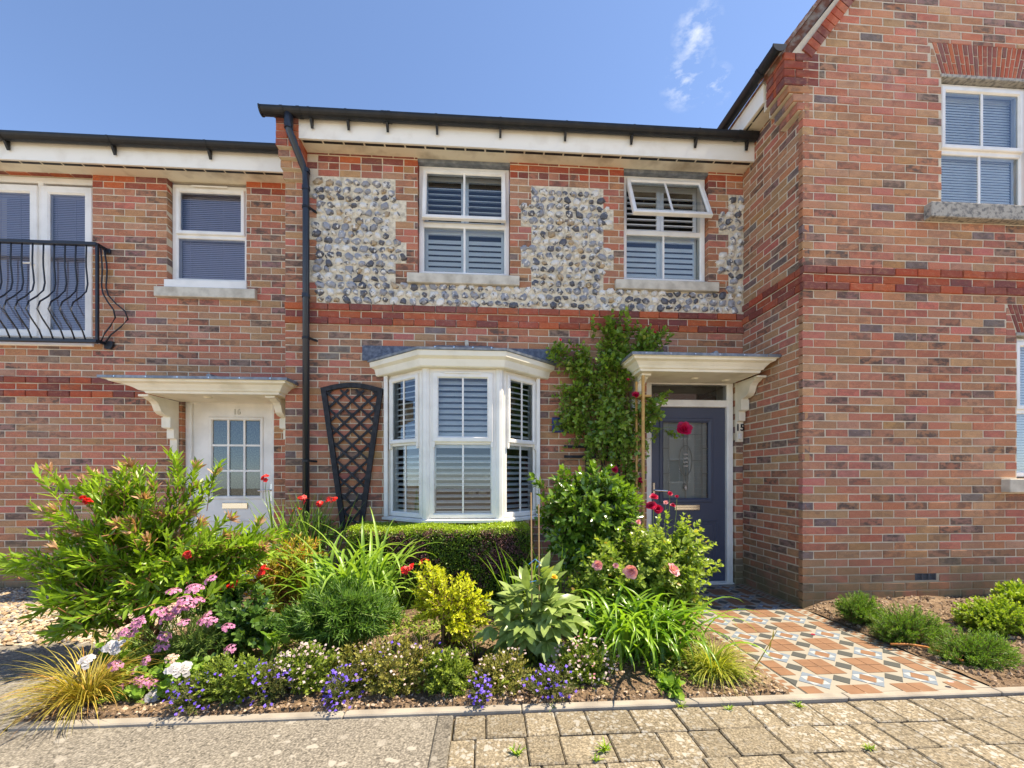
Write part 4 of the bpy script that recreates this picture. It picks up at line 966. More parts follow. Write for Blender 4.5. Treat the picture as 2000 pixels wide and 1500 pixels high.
KE = [-2.30, -1.62, -.72, .19, 1.02, 1.44, 1.99, 2.9, 3.8, 4.7, 5.6, 6.5]
for a, c in zip(KE, KE[1:]):
    m = MB(); dz = r.uniform(-.002, .002); m.cbox(a + .002, c - .002, 2.134, 2.189, -.15, .004 + dz, .006); m.build('kerbstone', T['concrete'], kb)

# soil
def hsh(x, y):
    return (math.sin(x * 7.1 + 1.3) * math.sin(y * 6.3 + .4) + .6 * math.sin(x * 17.3 + y * 3.1) * math.sin(y * 15.1 - x * 5) + .35 * math.sin(x * 41 + y * 13) * math.sin(y * 37 - x * 9)) / 1.95
def soil(name, x0, x1, y0, y1, h):
    nx, ny = int((x1 - x0) / .03), int((y1 - y0) / .03); m = MB()
    vs = [(x0 + (x1 - x0) * i / nx, y0 + (y1 - y0) * j / ny, h(x0 + (x1 - x0) * i / nx, y0 + (y1 - y0) * j / ny)) for j in range(ny + 1) for i in range(nx + 1)]
    m.add(vs, [(j * (nx + 1) + i, j * (nx + 1) + i + 1, (j + 1) * (nx + 1) + i + 1, (j + 1) * (nx + 1) + i) for j in range(ny) for i in range(nx)])
    return m.build(name, T['soil'], None, smooth=True, kind='structure')
hL = lambda x, y: -.03 if y < 2.185 else .012 + .014 * hsh(x, y) + .03 * min(1, (y - 2.18) / .4)
hR = lambda x, y: -.03 if y < 2.185 else .008 + .016 * hsh(x, y) + .085 * min(1, max(0, (y - 2.18) / 1.42)) * min(1, max(0, (x - 2.9) / .35))
soil('planting_bed', -2.33, 1.69, 2.17, 4.5, hL)
soil('planting_bed', 2.905, 6.6, 2.17, 3.602, hR)
b = MB(); b.box(-6.6, -2.31, 3.25, 4.86, -.1, -.015); b.build('gravel_bed', T['gravel'], None, kind='structure')

# tiled path
TX0, TX1, TY0, TY1 = 1.795, 2.791, 2.19, 4.49
tp = one('tiled_path', T['grout'], None, 'box', 1.675, 2.912, TY0, TY1, -.1, -.004); tag(tp, kind='structure')
one('cream_tile', T['tile_c'], tp, 'box', TX0, TX1, TY0, TY1, -.0035, .0)
pX, pY = .332, .337
def tile_mesh(poly, m, name):
    k = MB(); k.prism(poly, lambda p: (p[0], p[1], -.004), lambda p: (p[0], p[1], .0025)); o = k.build(name, m, None, local=True); d = o.data; bpy.data.objects.remove(o); return d
q = .0985; g = .0012
TM_ = dict(t=tile_mesh([(-.0482, -.049), (.0482, -.049), (.0482, .049), (-.0482, .049)], T['tile_t'], 'terracotta_tile'), th=tile_mesh([(-.0245, -.05), (.0245, -.05), (.0245, .05), (-.0245, .05)], T['tile_t'], 'terracotta_tile'),
    s=tile_mesh([(0, -.052), (.052, 0), (0, .052), (-.052, 0)], T['tile_t'], 'terracotta_tile'), d=tile_mesh([(0, -.056), (.056, 0), (0, .056), (-.056, 0)], T['tile_d'], 'charcoal_tile'),
    dl=tile_mesh([(0, -.056), (.056, 0), (0, .056)], T['tile_d'], 'charcoal_tile'), dr=tile_mesh([(0, -.056), (0, .056), (-.056, 0)], T['tile_d'], 'charcoal_tile'),
    b=tile_mesh([(-.049, .0535), (.049, .0535), (0, .104)], T['tile_b'], 'blue_grey_tile'), w=tile_mesh([(.0525, .0525), (.0055, .0525), (.0525, .0055)], T['tile_w'], 'white_tile'))
def tile(k, x, y, rot=0):
    if TY0 + .004 < y < TY1 - .05:
        o = instance(TM_[k].name.split('.')[0], TM_[k], tp, (x, y, r.uniform(-.0003, .0003)), (0, 0, rot))
for j in range(-1, 7):
    Y0 = 2.333 + pY * j
    for i in range(4):
        X0 = 1.961 + pX * i
        if i < 3:
            tile('s', X0, Y0); tile('d', X0, Y0 + pY / 2)
            for k in range(4): tile('b', X0, Y0, k * math.pi / 2); tile('w', X0, Y0, k * math.pi / 2)
        XB = X0 - pX / 2
        if i == 0: tile('dl', XB, Y0)
        elif i == 3: tile('dr', XB, Y0)
        else: tile('d', XB, Y0)
        for sx in (-1, 1):
            for sy in (-1, 1):
                x = XB + sx * .0505
                if TX0 < x < TX1: tile('t', x, Y0 + pY / 2 + sy * .0515)
for (xa, xb) in ((1.68, 1.785), (2.80, 2.908)):
    m = MB(); m.box(xa, xb, TY0, TY1, -.0035, .0012); m.build('border_band', T['tile_c'], tp)
    m = MB(); y = TY0 + .02; k = 0
    while y < TY1 - .03:
        for c in range(2): xx = xa + .014 + c * .040; yy = y + (c % 2) * .035; m.box(xx, xx + .039, yy, yy + .036, -.003, .0022)
        y += .070
    m.build('border_tiles', T['tile_t'], tp, kind='stuff')
for xx in (1.787, 2.793): one('border_line', T['tile_d'], tp, 'box', xx, xx + .006, TY0, TY1, -.003, .0014)

# ------------------------------------------------------------------ loose stones
def stones(name, pts, smin, smax, m, seed, flat=.6):
    rg = np.random.default_rng(seed); n = len(pts); base = np.array([(1, 0, 0), (-1, 0, 0), (0, 1, 0), (0, -1, 0), (0, 0, 1), (0, 0, -1), (.62, .62, .5), (-.62, -.6, .5)], float)
    fs = np.array([(0, 6, 4), (6, 2, 4), (2, 1, 4), (1, 7, 4), (7, 3, 4), (3, 0, 4), (0, 2, 6), (1, 3, 7), (2, 0, 5), (1, 2, 5), (3, 1, 5), (0, 3, 5)])
    s = rg.uniform(smin, smax, (n, 1, 1)) * .5; a = rg.uniform(0, 6.28, n); j = 1 + rg.uniform(-.35, .35, (n, 8, 3)); v = base[None] * j * s * np.array([1, .75, flat])
    ca, sa = np.cos(a)[:, None], np.sin(a)[:, None]; x = v[..., 0] * ca - v[..., 1] * sa; y = v[..., 0] * sa + v[..., 1] * ca
    V = np.stack([x, y, v[..., 2]], -1) + np.array(pts)[:, None, :]
    me = bpy.data.meshes.new(name); me.from_pydata(V.reshape(-1, 3).tolist(), [], (fs[None] + (np.arange(n) * 8)[:, None, None]).reshape(-1, 3).tolist()); me.materials.append(m)
    at = me.attributes.new('lv', 'FLOAT', 'FACE'); at.data.foreach_set('value', np.repeat(rg.random(n), 12).astype(np.float32))
    o = bpy.data.objects.new(name, me); col.objects.link(o); return tag(o, kind='stuff')
def varmat(name, cols, rough=.85):
    m, t, b, N, K = nodes(name); at = N.new('ShaderNodeAttribute'); at.attribute_name = 'lv'; cr = N.new('ShaderNodeValToRGB'); cr.color_ramp.interpolation = 'CONSTANT'
    e = cr.color_ramp.elements; e[0].color = rgba(cols[0]); e[1].position = 1 / len(cols); e[1].color = rgba(cols[1])
    for i, c in enumerate(cols[2:]): x = e.new((i + 2) / len(cols)); x.color = rgba(c)
    K(at.outputs['Fac'], cr.inputs[0]); K(cr.outputs[0], b.inputs['Base Color']); b.inputs['Roughness'].default_value = rough; b.inputs['Specular IOR Level'].default_value = .2; return m
rg = np.random.default_rng(5)
pts = [(x, y, -.008 + rg.uniform(0, .012)) for x, y in zip(rg.uniform(-6.4, -2.32, 9000), rg.uniform(3.2, 4.84, 9000))]
tag(stones('shingle', pts, .022, .055, varmat('shingle_mix', [(.40, .29, .18), (.48, .41, .32), (.32, .22, .13), (.20, .18, .165), (.44, .34, .23)]), 1, .6), 'pale shingle spread before the white door', 'shingle')
pts = []
for _ in range(5200):
    x, y = rg.uniform(2.93, 6.4), rg.uniform(2.2, 3.59); pts.append((x, y, hR(x, y) + rg.uniform(-.004, .006)))
soilmix = varmat('soil_mix', [(.17, .11, .065), (.24, .16, .10), (.33, .235, .155), (.12, .08, .05), (.42, .31, .21)])
tag(stones('soil_crumbs', pts, .010, .042, soilmix, 2, .8), 'crumbly dry soil in the right hand bed', 'soil')
pts = []
for _ in range(7000):
    x, y = rg.uniform(-2.3, 1.67), 2.2 + 2.2 * rg.random() ** 2; pts.append((x, y, hL(x, y) + rg.uniform(-.004, .005)))
tag(stones('soil_crumbs', pts, .007, .030, varmat('soil_mix_dark', [(.13, .085, .05), (.20, .13, .08), (.28, .19, .12), (.09, .06, .04), (.46, .35, .25)]), 3, .7), 'dark crumbly soil and chippings under the front border plants', 'soil')
# ================================================================== PLANTS
TMPL = {
 'ov': (np.array([(0, -.05, .02), (0, 0, 0), (0, .05, .02), (.3, -.5, .12), (.3, 0, 0), (.3, .5, .12), (.7, -.38, .08), (.7, 0, 0), (.7, .38, .08), (1, 0, 0)], float),
        [(0, 1, 4, 3), (1, 2, 5, 4), (3, 4, 7, 6), (4, 5, 8, 7)], [(6, 7, 9), (7, 8, 9)]),
 'ro': (np.array([(0, -.08, 0), (0, .08, 0), (.22, -.46, .06), (.22, 0, -.02), (.22, .46, .06), (.6, -.52, .05), (.6, 0, -.03), (.6, .52, .05), (1, -.18, .0), (1, .18, 0)], float),
        [(2, 3, 6, 5), (3, 4, 7, 6), (5, 6, 9, 8)], [(0, 3, 2), (0, 1, 3), (1, 4, 3), (6, 7, 9)]),
 'di': (np.array([(0, 0, 0), (.45, -.5, .16), (.45, .5, .16), (1, 0, 0)], float), [], [(0, 3, 1), (0, 2, 3)]),
}
def unit(a): return a / np.maximum(np.linalg.norm(a, axis=-1, keepdims=True), 1e-9)
class Fol:
    def __init__(s, seed=0): s.V = []; s.Q = []; s.T3 = []; s.lq = []; s.lt = []; s.n = 0; s.r = np.random.default_rng(seed)
    def leaves(s, Pp, D, Nn, L, W, lv, tmpl='ov', bend=.2):
        n = len(Pp); D = unit(D); S = unit(np.cross(D, Nn)); Nn = np.cross(S, D); t, q, t3 = TMPL[tmpl]; k = len(t); L = np.broadcast_to(L, n); W = np.broadcast_to(W, n); bend = np.broadcast_to(bend, n); lv = np.broadcast_to(lv, n)
        V = Pp[:, None] + D[:, None] * (t[None, :, 0] * L[:, None])[..., None] + S[:, None] * (t[None, :, 1] * W[:, None])[..., None] + Nn[:, None] * (t[None, :, 2] * W[:, None] - bend[:, None] * t[None, :, 0] ** 2 * L[:, None])[..., None]
        o = s.n + np.arange(n)[:, None, None] * k
        if q: s.Q.append((np.array(q)[None] + o).reshape(-1, 4)); s.lq.append(np.repeat(lv, len(q)))
        if t3: s.T3.append((np.array(t3)[None] + o).reshape(-1, 3)); s.lt.append(np.repeat(lv, len(t3)))
        s.V.append(V.reshape(-1, 3)); s.n += n * k
    def blades(s, B, az, L, W, e0, droop, lv, k=9, p=1.3, fold=.25):
        n = len(B); A = np.stack([np.cos(az), np.sin(az), 0 * az], 1); S = np.stack([-np.sin(az), np.cos(az), 0 * az], 1); L, W, e0, droop, lv = [np.broadcast_to(x, n) for x in (L, W, e0, droop, lv)]
        c = B.copy(); rows = []
        for i in range(k + 1):
            t = i / k; ang = e0 - droop * t ** p; wd = W * (1 - t ** 3) * (.55 + .45 * min(1, t * 4)) * .5
            up = np.stack([-np.sin(ang) * A[:, 0], -np.sin(ang) * A[:, 1], np.cos(ang)], 1)
            rows += [c - S * wd[:, None] + up * (wd * fold * 2)[:, None], c, c + S * wd[:, None] + up * (wd * fold * 2)[:, None]]
            c = c + (A * np.cos(ang)[:, None] + np.array([0, 0, 1]) * np.sin(ang)[:, None]) * (L / k)[:, None]
        V = np.stack(rows, 1); m = V.shape[1]; q = []
        for i in range(k): q += [(3 * i, 3 * i + 1, 3 * i + 4, 3 * i + 3), (3 * i + 1, 3 * i + 2, 3 * i + 5, 3 * i + 4)]
        s.Q.append((np.array(q)[None] + (s.n + np.arange(n)[:, None, None] * m)).reshape(-1, 4)); s.lq.append(np.repeat(lv, len(q))); s.V.append(V.reshape(-1, 3)); s.n += n * m
    def tubes(s, paths, r0, r1, sides=4):
        paths = np.asarray(paths, float); n, k, _ = paths.shape; d = unit(np.gradient(paths, axis=1)); a = unit(np.cross(d, np.array([.31, .2, .93]))); b = np.cross(d, a); rad = (r0 + (r1 - r0) * np.linspace(0, 1, k))[None, :, None, None]
        th = np.arange(sides) * 2 * np.pi / sides; V = paths[:, :, None] + rad * (a[:, :, None] * np.cos(th)[None, None, :, None] + b[:, :, None] * np.sin(th)[None, None, :, None])
        q = np.array([(i * sides + j, i * sides + (j + 1) % sides, (i + 1) * sides + (j + 1) % sides, (i + 1) * sides + j) for i in range(k - 1) for j in range(sides)])
        s.Q.append((q[None] + (s.n + np.arange(n)[:, None, None] * k * sides)).reshape(-1, 4)); s.lq.append(np.repeat(s.r.random(n), len(q))); s.V.append(V.reshape(-1, 3)); s.n += n * k * sides
    def mesh(s, name, m, origin=(0, 0, 0), smooth=True):
        V = np.concatenate(s.V) - np.array(origin); Qf = np.concatenate(s.Q) if s.Q else np.zeros((0, 4), int); Tf = np.concatenate(s.T3) if s.T3 else np.zeros((0, 3), int)
        me = bpy.data.meshes.new(name); me.vertices.add(len(V)); me.vertices.foreach_set('co', V.astype(np.float32).ravel())
        nl = Qf.size + Tf.size; me.loops.add(nl); me.loops.foreach_set('vertex_index', np.concatenate([Qf.ravel(), Tf.ravel()]).astype(np.int32))
        npol = len(Qf) + len(Tf); me.polygons.add(npol); st = np.concatenate([np.arange(len(Qf)) * 4, Qf.size + np.arange(len(Tf)) * 3]).astype(np.int32); me.polygons.foreach_set('loop_start', st)
        me.polygons.foreach_set('use_smooth', np.full(npol, smooth)); me.update(calc_edges=True); me.validate()
        at = me.attributes.new('lv', 'FLOAT', 'FACE'); lv = np.concatenate((s.lq if s.Q else []) + (s.lt if s.T3 else [])).astype(np.float32)
        if len(lv) == len(at.data): at.data.foreach_set('value', np.clip(lv, 0, 1))
        me.materials.append(m); return me
    def build(s, name, m, parent=None, smooth=True, kind=None, label=None):
        if not s.V: return None
        me = s.mesh(name, m, tuple(world_origin(parent)), smooth); o = bpy.data.objects.new(name, me); col.objects.link(o); o.parent = parent; return tag(o, label, kind=kind)
def blob(u, v, Y, ru, rv, ry): return (np.array(P(u, v, Y)), np.array([ru * Y / F_PX, ry, rv * Y / F_PX]))
PT = lambda u, v, Y: np.array(P(u, v, Y))
def bez(a, c, b, k): t = np.linspace(0, 1, k)[None, :, None]; return (1 - t) ** 2 * a[:, None] + 2 * t * (1 - t) * c[:, None] + t * t * b[:, None]
def shrub(root, blobs, base, n, slen, per, L, W, ang, tmpl, lm, sm, seed=1, up=.35, bend=.2, tipl=.45, limbs=14, tips=None, srad=.004, inner=.45, rr=(.35, 1.0), core=None, lvbase=(.0, .6), whorl=False, limb_r=.009, names=('foliage', 'stem'), kind=None, face_up=.35):
    """leafy shoots filling the blobs; limbs run back to the base"""
    f, st = Fol(seed), Fol(seed + 1); r = f.r; base = np.array(base, float)
    wts = np.array([np.prod(b[1]) ** (2 / 3) for b in blobs]); ch = r.choice(len(blobs), n, p=wts / wts.sum()); d = unit(r.normal(size=(n, 3))); C = np.array([b[0] for b in blobs])[ch]; R = np.array([b[1] for b in blobs])[ch]
    rad = rr[0] + (rr[1] - rr[0]) * r.random((n, 1)) ** inner; tip = C + d * R * rad
    if tips is not None and len(tips): tip = np.concatenate([tip, np.array(tips)]); C = np.concatenate([C, np.repeat(C[:1] * 0 + np.mean([b[0] for b in blobs], 0)[None], len(tips), 0)]); d = np.concatenate([d, unit(np.array(tips) - np.mean([b[0] for b in blobs], 0))]); n = len(tip)
    tip[:, 2] = np.maximum(tip[:, 2], .02)
    co = np.mean([b[0] for b in blobs], 0) if core is None else np.array(core)
    ax = unit(unit(tip - co) * .7 + d * .45 + np.array([0, 0, up]) + r.normal(size=(n, 3)) * .22); sl = (slen[0] + (slen[1] - slen[0]) * r.random((n, 1))); a = tip - ax * sl; a[:, 2] = np.maximum(a[:, 2], .015)
    mid = (a + tip) / 2 + r.normal(size=(n, 3)) * sl * .07 + np.array([0, 0, 1]) * sl * .05; paths = bez(a, mid, tip, 5); st.tubes(paths, srad, srad * .45, 4); paths = None
    t = np.linspace(.12, 1, per)[None, :] + r.uniform(-.03, .03, (n, per)); t = np.clip(t, 0, 1)[..., None]
    pos = (1 - t) ** 2 * a[:, None] + 2 * t * (1 - t) * mid[:, None] + t * t * tip[:, None]; axd = np.broadcast_to(unit(tip - a)[:, None], pos.shape)
    e1 = unit(np.cross(axd, np.array([.1, .2, 1]) + 0 * axd)); e2 = np.cross(axd, e1); ph = (np.arange(per)[None] * 2.399 + r.uniform(0, 6.28, (n, 1)))[..., None]; radd = e1 * np.cos(ph) + e2 * np.sin(ph)
    an = np.radians(ang) * (1 - .45 * t) * r.uniform(.75, 1.25, t.shape); D = axd * np.cos(an) + radd * np.sin(an) + np.array([0, 0, .08]); Nn = unit(axd * .8 - radd * .25 + np.array([0, 0, 1]) * face_up + r.normal(size=D.shape) * .25)
    m = n * per; sz = r.uniform(.7, 1.15, m) * np.repeat(r.uniform(.85, 1.1, n), per) * (1 - .25 * t.reshape(-1) ** 3)
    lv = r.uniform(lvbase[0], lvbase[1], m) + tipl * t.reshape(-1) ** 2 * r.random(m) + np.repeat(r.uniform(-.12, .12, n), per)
    f.leaves(pos.reshape(-1, 3), D.reshape(-1, 3), Nn.reshape(-1, 3), L * sz, W * sz, np.clip(lv, 0, 1), tmpl, bend)
    if limbs:
        pick = r.choice(n, min(limbs, n), replace=False); A = base + r.normal(size=(len(pick), 3)) * np.array([.04, .03, 0]); Bp = a[pick]; Cc = A * .45 + Bp * .55; Cc[:, 2] = A[:, 2] * .35 + Bp[:, 2] * .65; st.tubes(bez(A, Cc, Bp, 8), limb_r, limb_r * .4, 5)
    f.build(names[0], lm, root, kind=kind); st.build(names[1], sm, root, kind='stuff'); return f, tip, ax
GM = {
 'bottle': leaf('bottlebrush_leaf', (.075, .14, .014), (.29, .45, .05), .36, .34), 'bottletip': leaf('bottlebrush_new_growth', (.42, .20, .10), (.62, .38, .24), .5, .3),
 'camellia': leaf('camellia_leaf', (.025, .07, .012), (.19, .32, .045), .22, .22, .6), 'rosey': leaf('pale_rose_leaf', (.09, .155, .03), (.34, .44, .10), .33, .32, .5, (.42, .28, .06)),
 'climber': leaf('climbing_rose_leaf', (.05, .11, .02), (.25, .39, .075), .3, .28, .5, (.40, .42, .08)), 'euon': leaf('golden_euonymus_leaf', (.24, .30, .02), (.56, .58, .07), .4, .35),
 'hedge': leaf('hedge_leaf', (.035, .085, .012), (.30, .42, .045), .35, .25), 'hedgep': leaf('hedge_purple_leaf', (.11, .04, .04), (.32, .15, .14), .4, .2),
 'feather': leaf('feathery_leaf', (.025, .075, .015), (.16, .29, .06), .42, .28), 'strap': leaf('strap_leaf', (.08, .17, .03), (.27, .42, .085), .33, .34, .45), 'lily': leaf('day_lily_leaf', (.05, .13, .015), (.24, .40, .055), .30, .32, .5),
 'peony': leaf('peony_leaf', (.10, .16, .05), (.27, .36, .14), .36, .25, .5), 'mound': leaf('mound_leaf', (.07, .12, .02), (.27, .34, .06), .5, .3), 'mounda': leaf('bronze_mound_leaf', (.14, .12, .03), (.38, .36, .08), .5, .3, .3, (.42, .20, .06)),
 'carex': leaf('bronze_sedge', (.20, .17, .02), (.50, .40, .07), .45, .3, .4, (.55, .26, .05)), 'carexg': leaf('green_sedge', (.13, .18, .02), (.46, .46, .10), .45, .3), 'mondo': leaf('dark_grass', (.035, .02, .018), (.12, .07, .05), .4, .1),
 'heath': leaf('dwarf_conifer_needles', (.04, .11, .018), (.20, .34, .05), .5, .25), 'heathy': leaf('bright_shrub_leaf', (.10, .18, .02), (.34, .44, .07), .45, .3), 'nandina': leaf('orange_green_leaf', (.12, .18, .03), (.42, .36, .07), .4, .32, .4, (.52, .20, .04)),
 'glossy': leaf('blue_green_rose_leaf', (.035, .085, .022), (.14, .24, .07), .25, .25, .6), 'ger': leaf('geranium_leaf', (.08, .17, .025), (.26, .40, .07), .45, .3), 'ach': leaf('yarrow_leaf', (.07, .13, .03), (.20, .30, .08), .5, .3), 'lob': leaf('lobelia_leaf', (.05, .06, .02), (.14, .13, .05), .5, .2),
 'weed': leaf('weed_leaf', (.10, .19, .02), (.30, .42, .05), .45, .3),
 'f_red': leaf('scarlet_petal', (.50, .008, .01), (.78, .03, .015), .5, .25), 'f_crim': leaf('crimson_petal', (.40, .004, .035), (.68, .012, .09), .5, .25), 'f_pink': leaf('pink_petal', (.75, .26, .33), (.90, .52, .52), .5, .3), 'f_mag': leaf('mauve_pink_petal', (.48, .14, .34), (.66, .33, .46), .5, .3),
 'f_white': leaf('white_petal', (.42, .38, .42), (.62, .60, .62), .5, .3), 'f_blue': leaf('violet_blue_petal', (.10, .05, .50), (.26, .15, .80), .5, .25), 'f_blush': leaf('blush_petal', (.50, .34, .34), (.66, .55, .52), .5, .3), 'f_fade': leaf('faded_petal', (.66, .42, .36), (.78, .60, .48), .5, .3), 'f_gold': leaf('gold_petal', (.75, .42, .02), (.85, .60, .06), .5, .3),
}
def plant(name, base, label, cat, group=None): return empty(name, tuple(base), label, cat, group)
# ---- flower meshes
def rose_mesh(name, m, seed, petals=(5, 7, 8), R=.045, cup=1.0):
    f = Fol(seed); r = f.r
    for w_, (n, op) in enumerate(zip(petals, (18, 48, 78))):
        az = np.arange(n) * 2 * np.pi / n + r.uniform(0, 6); el = np.radians(90 - op * r.uniform(.85, 1.1, n) * cup); D = np.stack([np.cos(az) * np.cos(el), np.sin(az) * np.cos(el), np.sin(el)], 1); Nn = np.stack([-np.cos(az) * np.sin(el), -np.sin(az) * np.sin(el), np.cos(el)], 1)
        f.leaves(np.zeros((n, 3)) + np.array([0, 0, .004 * w_]), D, Nn, R * (.62 + .2 * w_) * r.uniform(.9, 1.1, n), R * (.8 + .16 * w_), r.uniform(.2, 1, n) * (1 - .15 * w_), 'ro', r.uniform(-.25, .2, n))
    return f.mesh(name, m)
def cluster_mesh(name, m, seed, n=16, R=.045, s=.018, dome=.5, pet=5):
    f = Fol(seed); r = f.r; a = r.uniform(0, 6.28, n); q = np.sqrt(r.random(n)); c = np.stack([np.cos(a) * q * R, np.sin(a) * q * R, dome * R * (1 - q * q) + r.uniform(-.003, .003, n)], 1); up = unit(np.stack([np.cos(a) * q * .8, np.sin(a) * q * .8, np.ones(n)], 1))
    for k in range(pet):
        t = k * 2 * np.pi / pet + a; e1 = unit(np.cross(up, np.array([.3, .1, .9]) + 0 * up)); e2 = np.cross(up, e1); D = e1 * np.cos(t)[:, None] + e2 * np.sin(t)[:, None]; f.leaves(c, D + up * .25, up, s, s * (.8 if s < .02 else .95), r.random(n), 'di' if s < .02 else 'ro', .1)
    return f.mesh(name, m)
FL = dict(crim=[rose_mesh('rose_flower', GM['f_crim'], k, R=.05) for k in range(3)], pink=[rose_mesh('rose_flower', GM['f_pink'], 10 + k, (4, 5, 6), .05, 1.1) for k in range(3)],
    mag=[cluster_mesh('flower_head', GM['f_mag'], k, 26, .033, .011, .25) for k in range(3)], fade=[cluster_mesh('flower_head', GM['f_fade'], 5 + k, 26, .036, .011, .25) for k in range(2)], white=[cluster_mesh('flower_head', GM['f_white'], 20 + k, 8, .046, .021, .6) for k in range(3)],
    red=[cluster_mesh('flower_spray', GM['f_red'], 30 + k, 5, .034, .022, 1.1, 5) for k in range(3)], bottle=[cluster_mesh('flower_brush', GM['f_red'], 40 + k, 30, .022, .016, 2.2, 4) for k in range(2)])
rf_ = random.Random(77)
def flower(kind, root, p, s=1.0, tilt=.6, toward=True):
    o = instance(FL[kind][0].name.split('.')[0], rf_.choice(FL[kind]), root, Vector(p), (tilt * rf_.uniform(.6, 1.3) if toward else rf_.gauss(0, .3), rf_.gauss(0, .25), rf_.uniform(-.5, .5)), (s, s, s)); return o
def specks(root, centres, m, n, s, seed, name='blossom', up=1.0):
    """tiny blossoms over blob tops, too small to pick apart"""
    f = Fol(seed); r = f.r; pts = []
    for c, R in centres:
        k = max(3, int(n * np.prod(R) ** (2 / 3) / sum(np.prod(q[1]) ** (2 / 3) for q in centres))); d = unit(r.normal(size=(k, 3)) + np.array([0, -.5, .7])); pts.append(c + d * R * r.uniform(.92, 1.06, (k, 1)))
    c = np.concatenate(pts); c[:, 2] = np.maximum(c[:, 2], .02); n = len(c); up_ = unit(np.array([0, -.6, up]) + r.normal(size=(n, 3)) * .4); e1 = unit(np.cross(up_, np.array([.9, .2, .1]) + 0 * up_)); e2 = np.cross(up_, e1); a = r.uniform(0, 6, n); lv = r.random(n)
    for k in range(4):
        t = a + k * np.pi / 2; f.leaves(c, e1 * np.cos(t)[:, None] + e2 * np.sin(t)[:, None], up_, s * r.uniform(.7, 1.2, n), s * .85, lv, 'di', .1)
    return f.build(name, m, root, kind='stuff')

# ---- bottlebrush, far left
Y = 2.95; base = (PT(285, 1250, Y)[0], Y, .02)
pl = plant('bottlebrush_shrub', base, 'tall loose evergreen shrub with bronze shoot tips and red brush flowers, far left', 'shrub')
bl = [blob(300, 985, Y, 95, 70, .30), blob(190, 1010, Y, 90, 70, .28), blob(150, 1085, Y, 95, 55, .28), blob(300, 1080, Y, 130, 85, .35), blob(400, 1085, Y - .05, 85, 80, .3), blob(240, 1165, Y - .1, 120, 60, .3), blob(130, 1140, Y - .1, 80, 40, .2), blob(350, 1160, Y - .1, 90, 60, .25), blob(150, 1225, Y - .15, 75, 35, .15), blob(470, 1075, Y - .1, 60, 50, .2), blob(520, 1050, Y, 45, 45, .2), blob(450, 1140, Y - .15, 60, 45, .18), blob(230, 940, Y, 70, 40, .2)]
tipx = [(5, 1105), (0, 1085), (25, 1095), (60, 985), (72, 925), (95, 915), (110, 935), (330, 885), (345, 895), (385, 908), (430, 905), (425, 920), (255, 905), (240, 915), (300, 915), (180, 925), (160, 940), (480, 1030), (500, 1060), (520, 1085), (455, 1010), (60, 1210), (90, 1240), (105, 1250), (470, 1105), (40, 1120), (75, 1130), (90, 1000), (400, 950), (370, 930)]
f_, tip, ax = shrub(pl, bl, base, 400, (.22, .40), 24, .092, .0225, 50, 'ov', GM['bottle'], T['rstem'], 3, .35, .12, .55, 26, [PT(u, v, Y + rf_.uniform(-.2, .15)) for u, v in tipx], .0032, limb_r=.011)
f2 = Fol(9); r = f2.r; sel = [i for i in range(len(tip)) if tip[i][2] > .75 and r.random() < .36]
for i in sel:
    n = 14; D = unit(ax[i] + r.normal(size=(n, 3)) * .45); f2.leaves(np.repeat((tip[i] - ax[i] * .03)[None], n, 0), D, unit(r.normal(size=(n, 3)) + np.array([0, 0, 1])), .075, .015, r.random(n), 'ov', .05)
f2.build('new_growth', GM['bottletip'], pl, kind='stuff')
for u, v in ((175, 985), (170, 978), (365, 1085)): flower('bottle', pl, P(u, v, Y - .22), .8)

# ---- bronze sedge, front left
def tuft(name, base, n, L, W, m, label, cat, seed, e=(55, 85), dr=(70, 130), rad=.04, group=None, spread=None, lv=(0, 1), k=8, wind=0):
    pl = plant(name, base, label, cat, group); f = Fol(seed); r = f.r; a = r.uniform(0, 6.283, n); q = np.sqrt(r.random(n)) * rad; B = np.stack([base[0] + np.cos(a) * q, base[1] + np.sin(a) * q, np.full(n, base[2])], 1); az = a + r.normal(size=n) * .5
    if spread: az = np.where(r.random(n) < .6, spread + r.normal(size=n) * .9, az)
    f.blades(B, az, r.uniform(L[0], L[1], n), r.uniform(.75, 1.2, n) * W, np.radians(r.uniform(e[0], e[1], n)), np.radians(r.uniform(dr[0], dr[1], n)), r.uniform(lv[0], lv[1], n), k); f.build('blades', m, pl, kind='stuff'); return pl
tuft('sedge_clump', (-2.12, 2.34, .01), 520, (.22, .46), .0042, GM['carex'], 'bronze ornamental grass clump spilling over the kerb at far left', 'grass clump', 50, (35, 80), (60, 130), .06)
tuft('sedge_clump', (1.38, 2.42, .01), 560, (.14, .33), .0042, GM['carexg'], 'yellow-green ornamental grass clump beside the tiled path', 'grass clump', 51, (35, 85), (60, 135), .05)
tuft('dark_grass', (PT(828, 1255, 2.62)[0], 2.62, .01), 90, (.12, .24), .006, GM['mondo'], 'small clump of blackish grass in front of the golden shrub', 'grass clump', 52, (55, 85), (20, 70), .03)
tuft('dark_grass', (PT(930, 1270, 2.6)[0], 2.6, .01), 60, (.10, .20), .006, GM['mondo'], 'sparse blackish grass tuft between golden shrub and broad-leaved plant', 'grass clump', 53, (55, 85), (20, 70), .03)

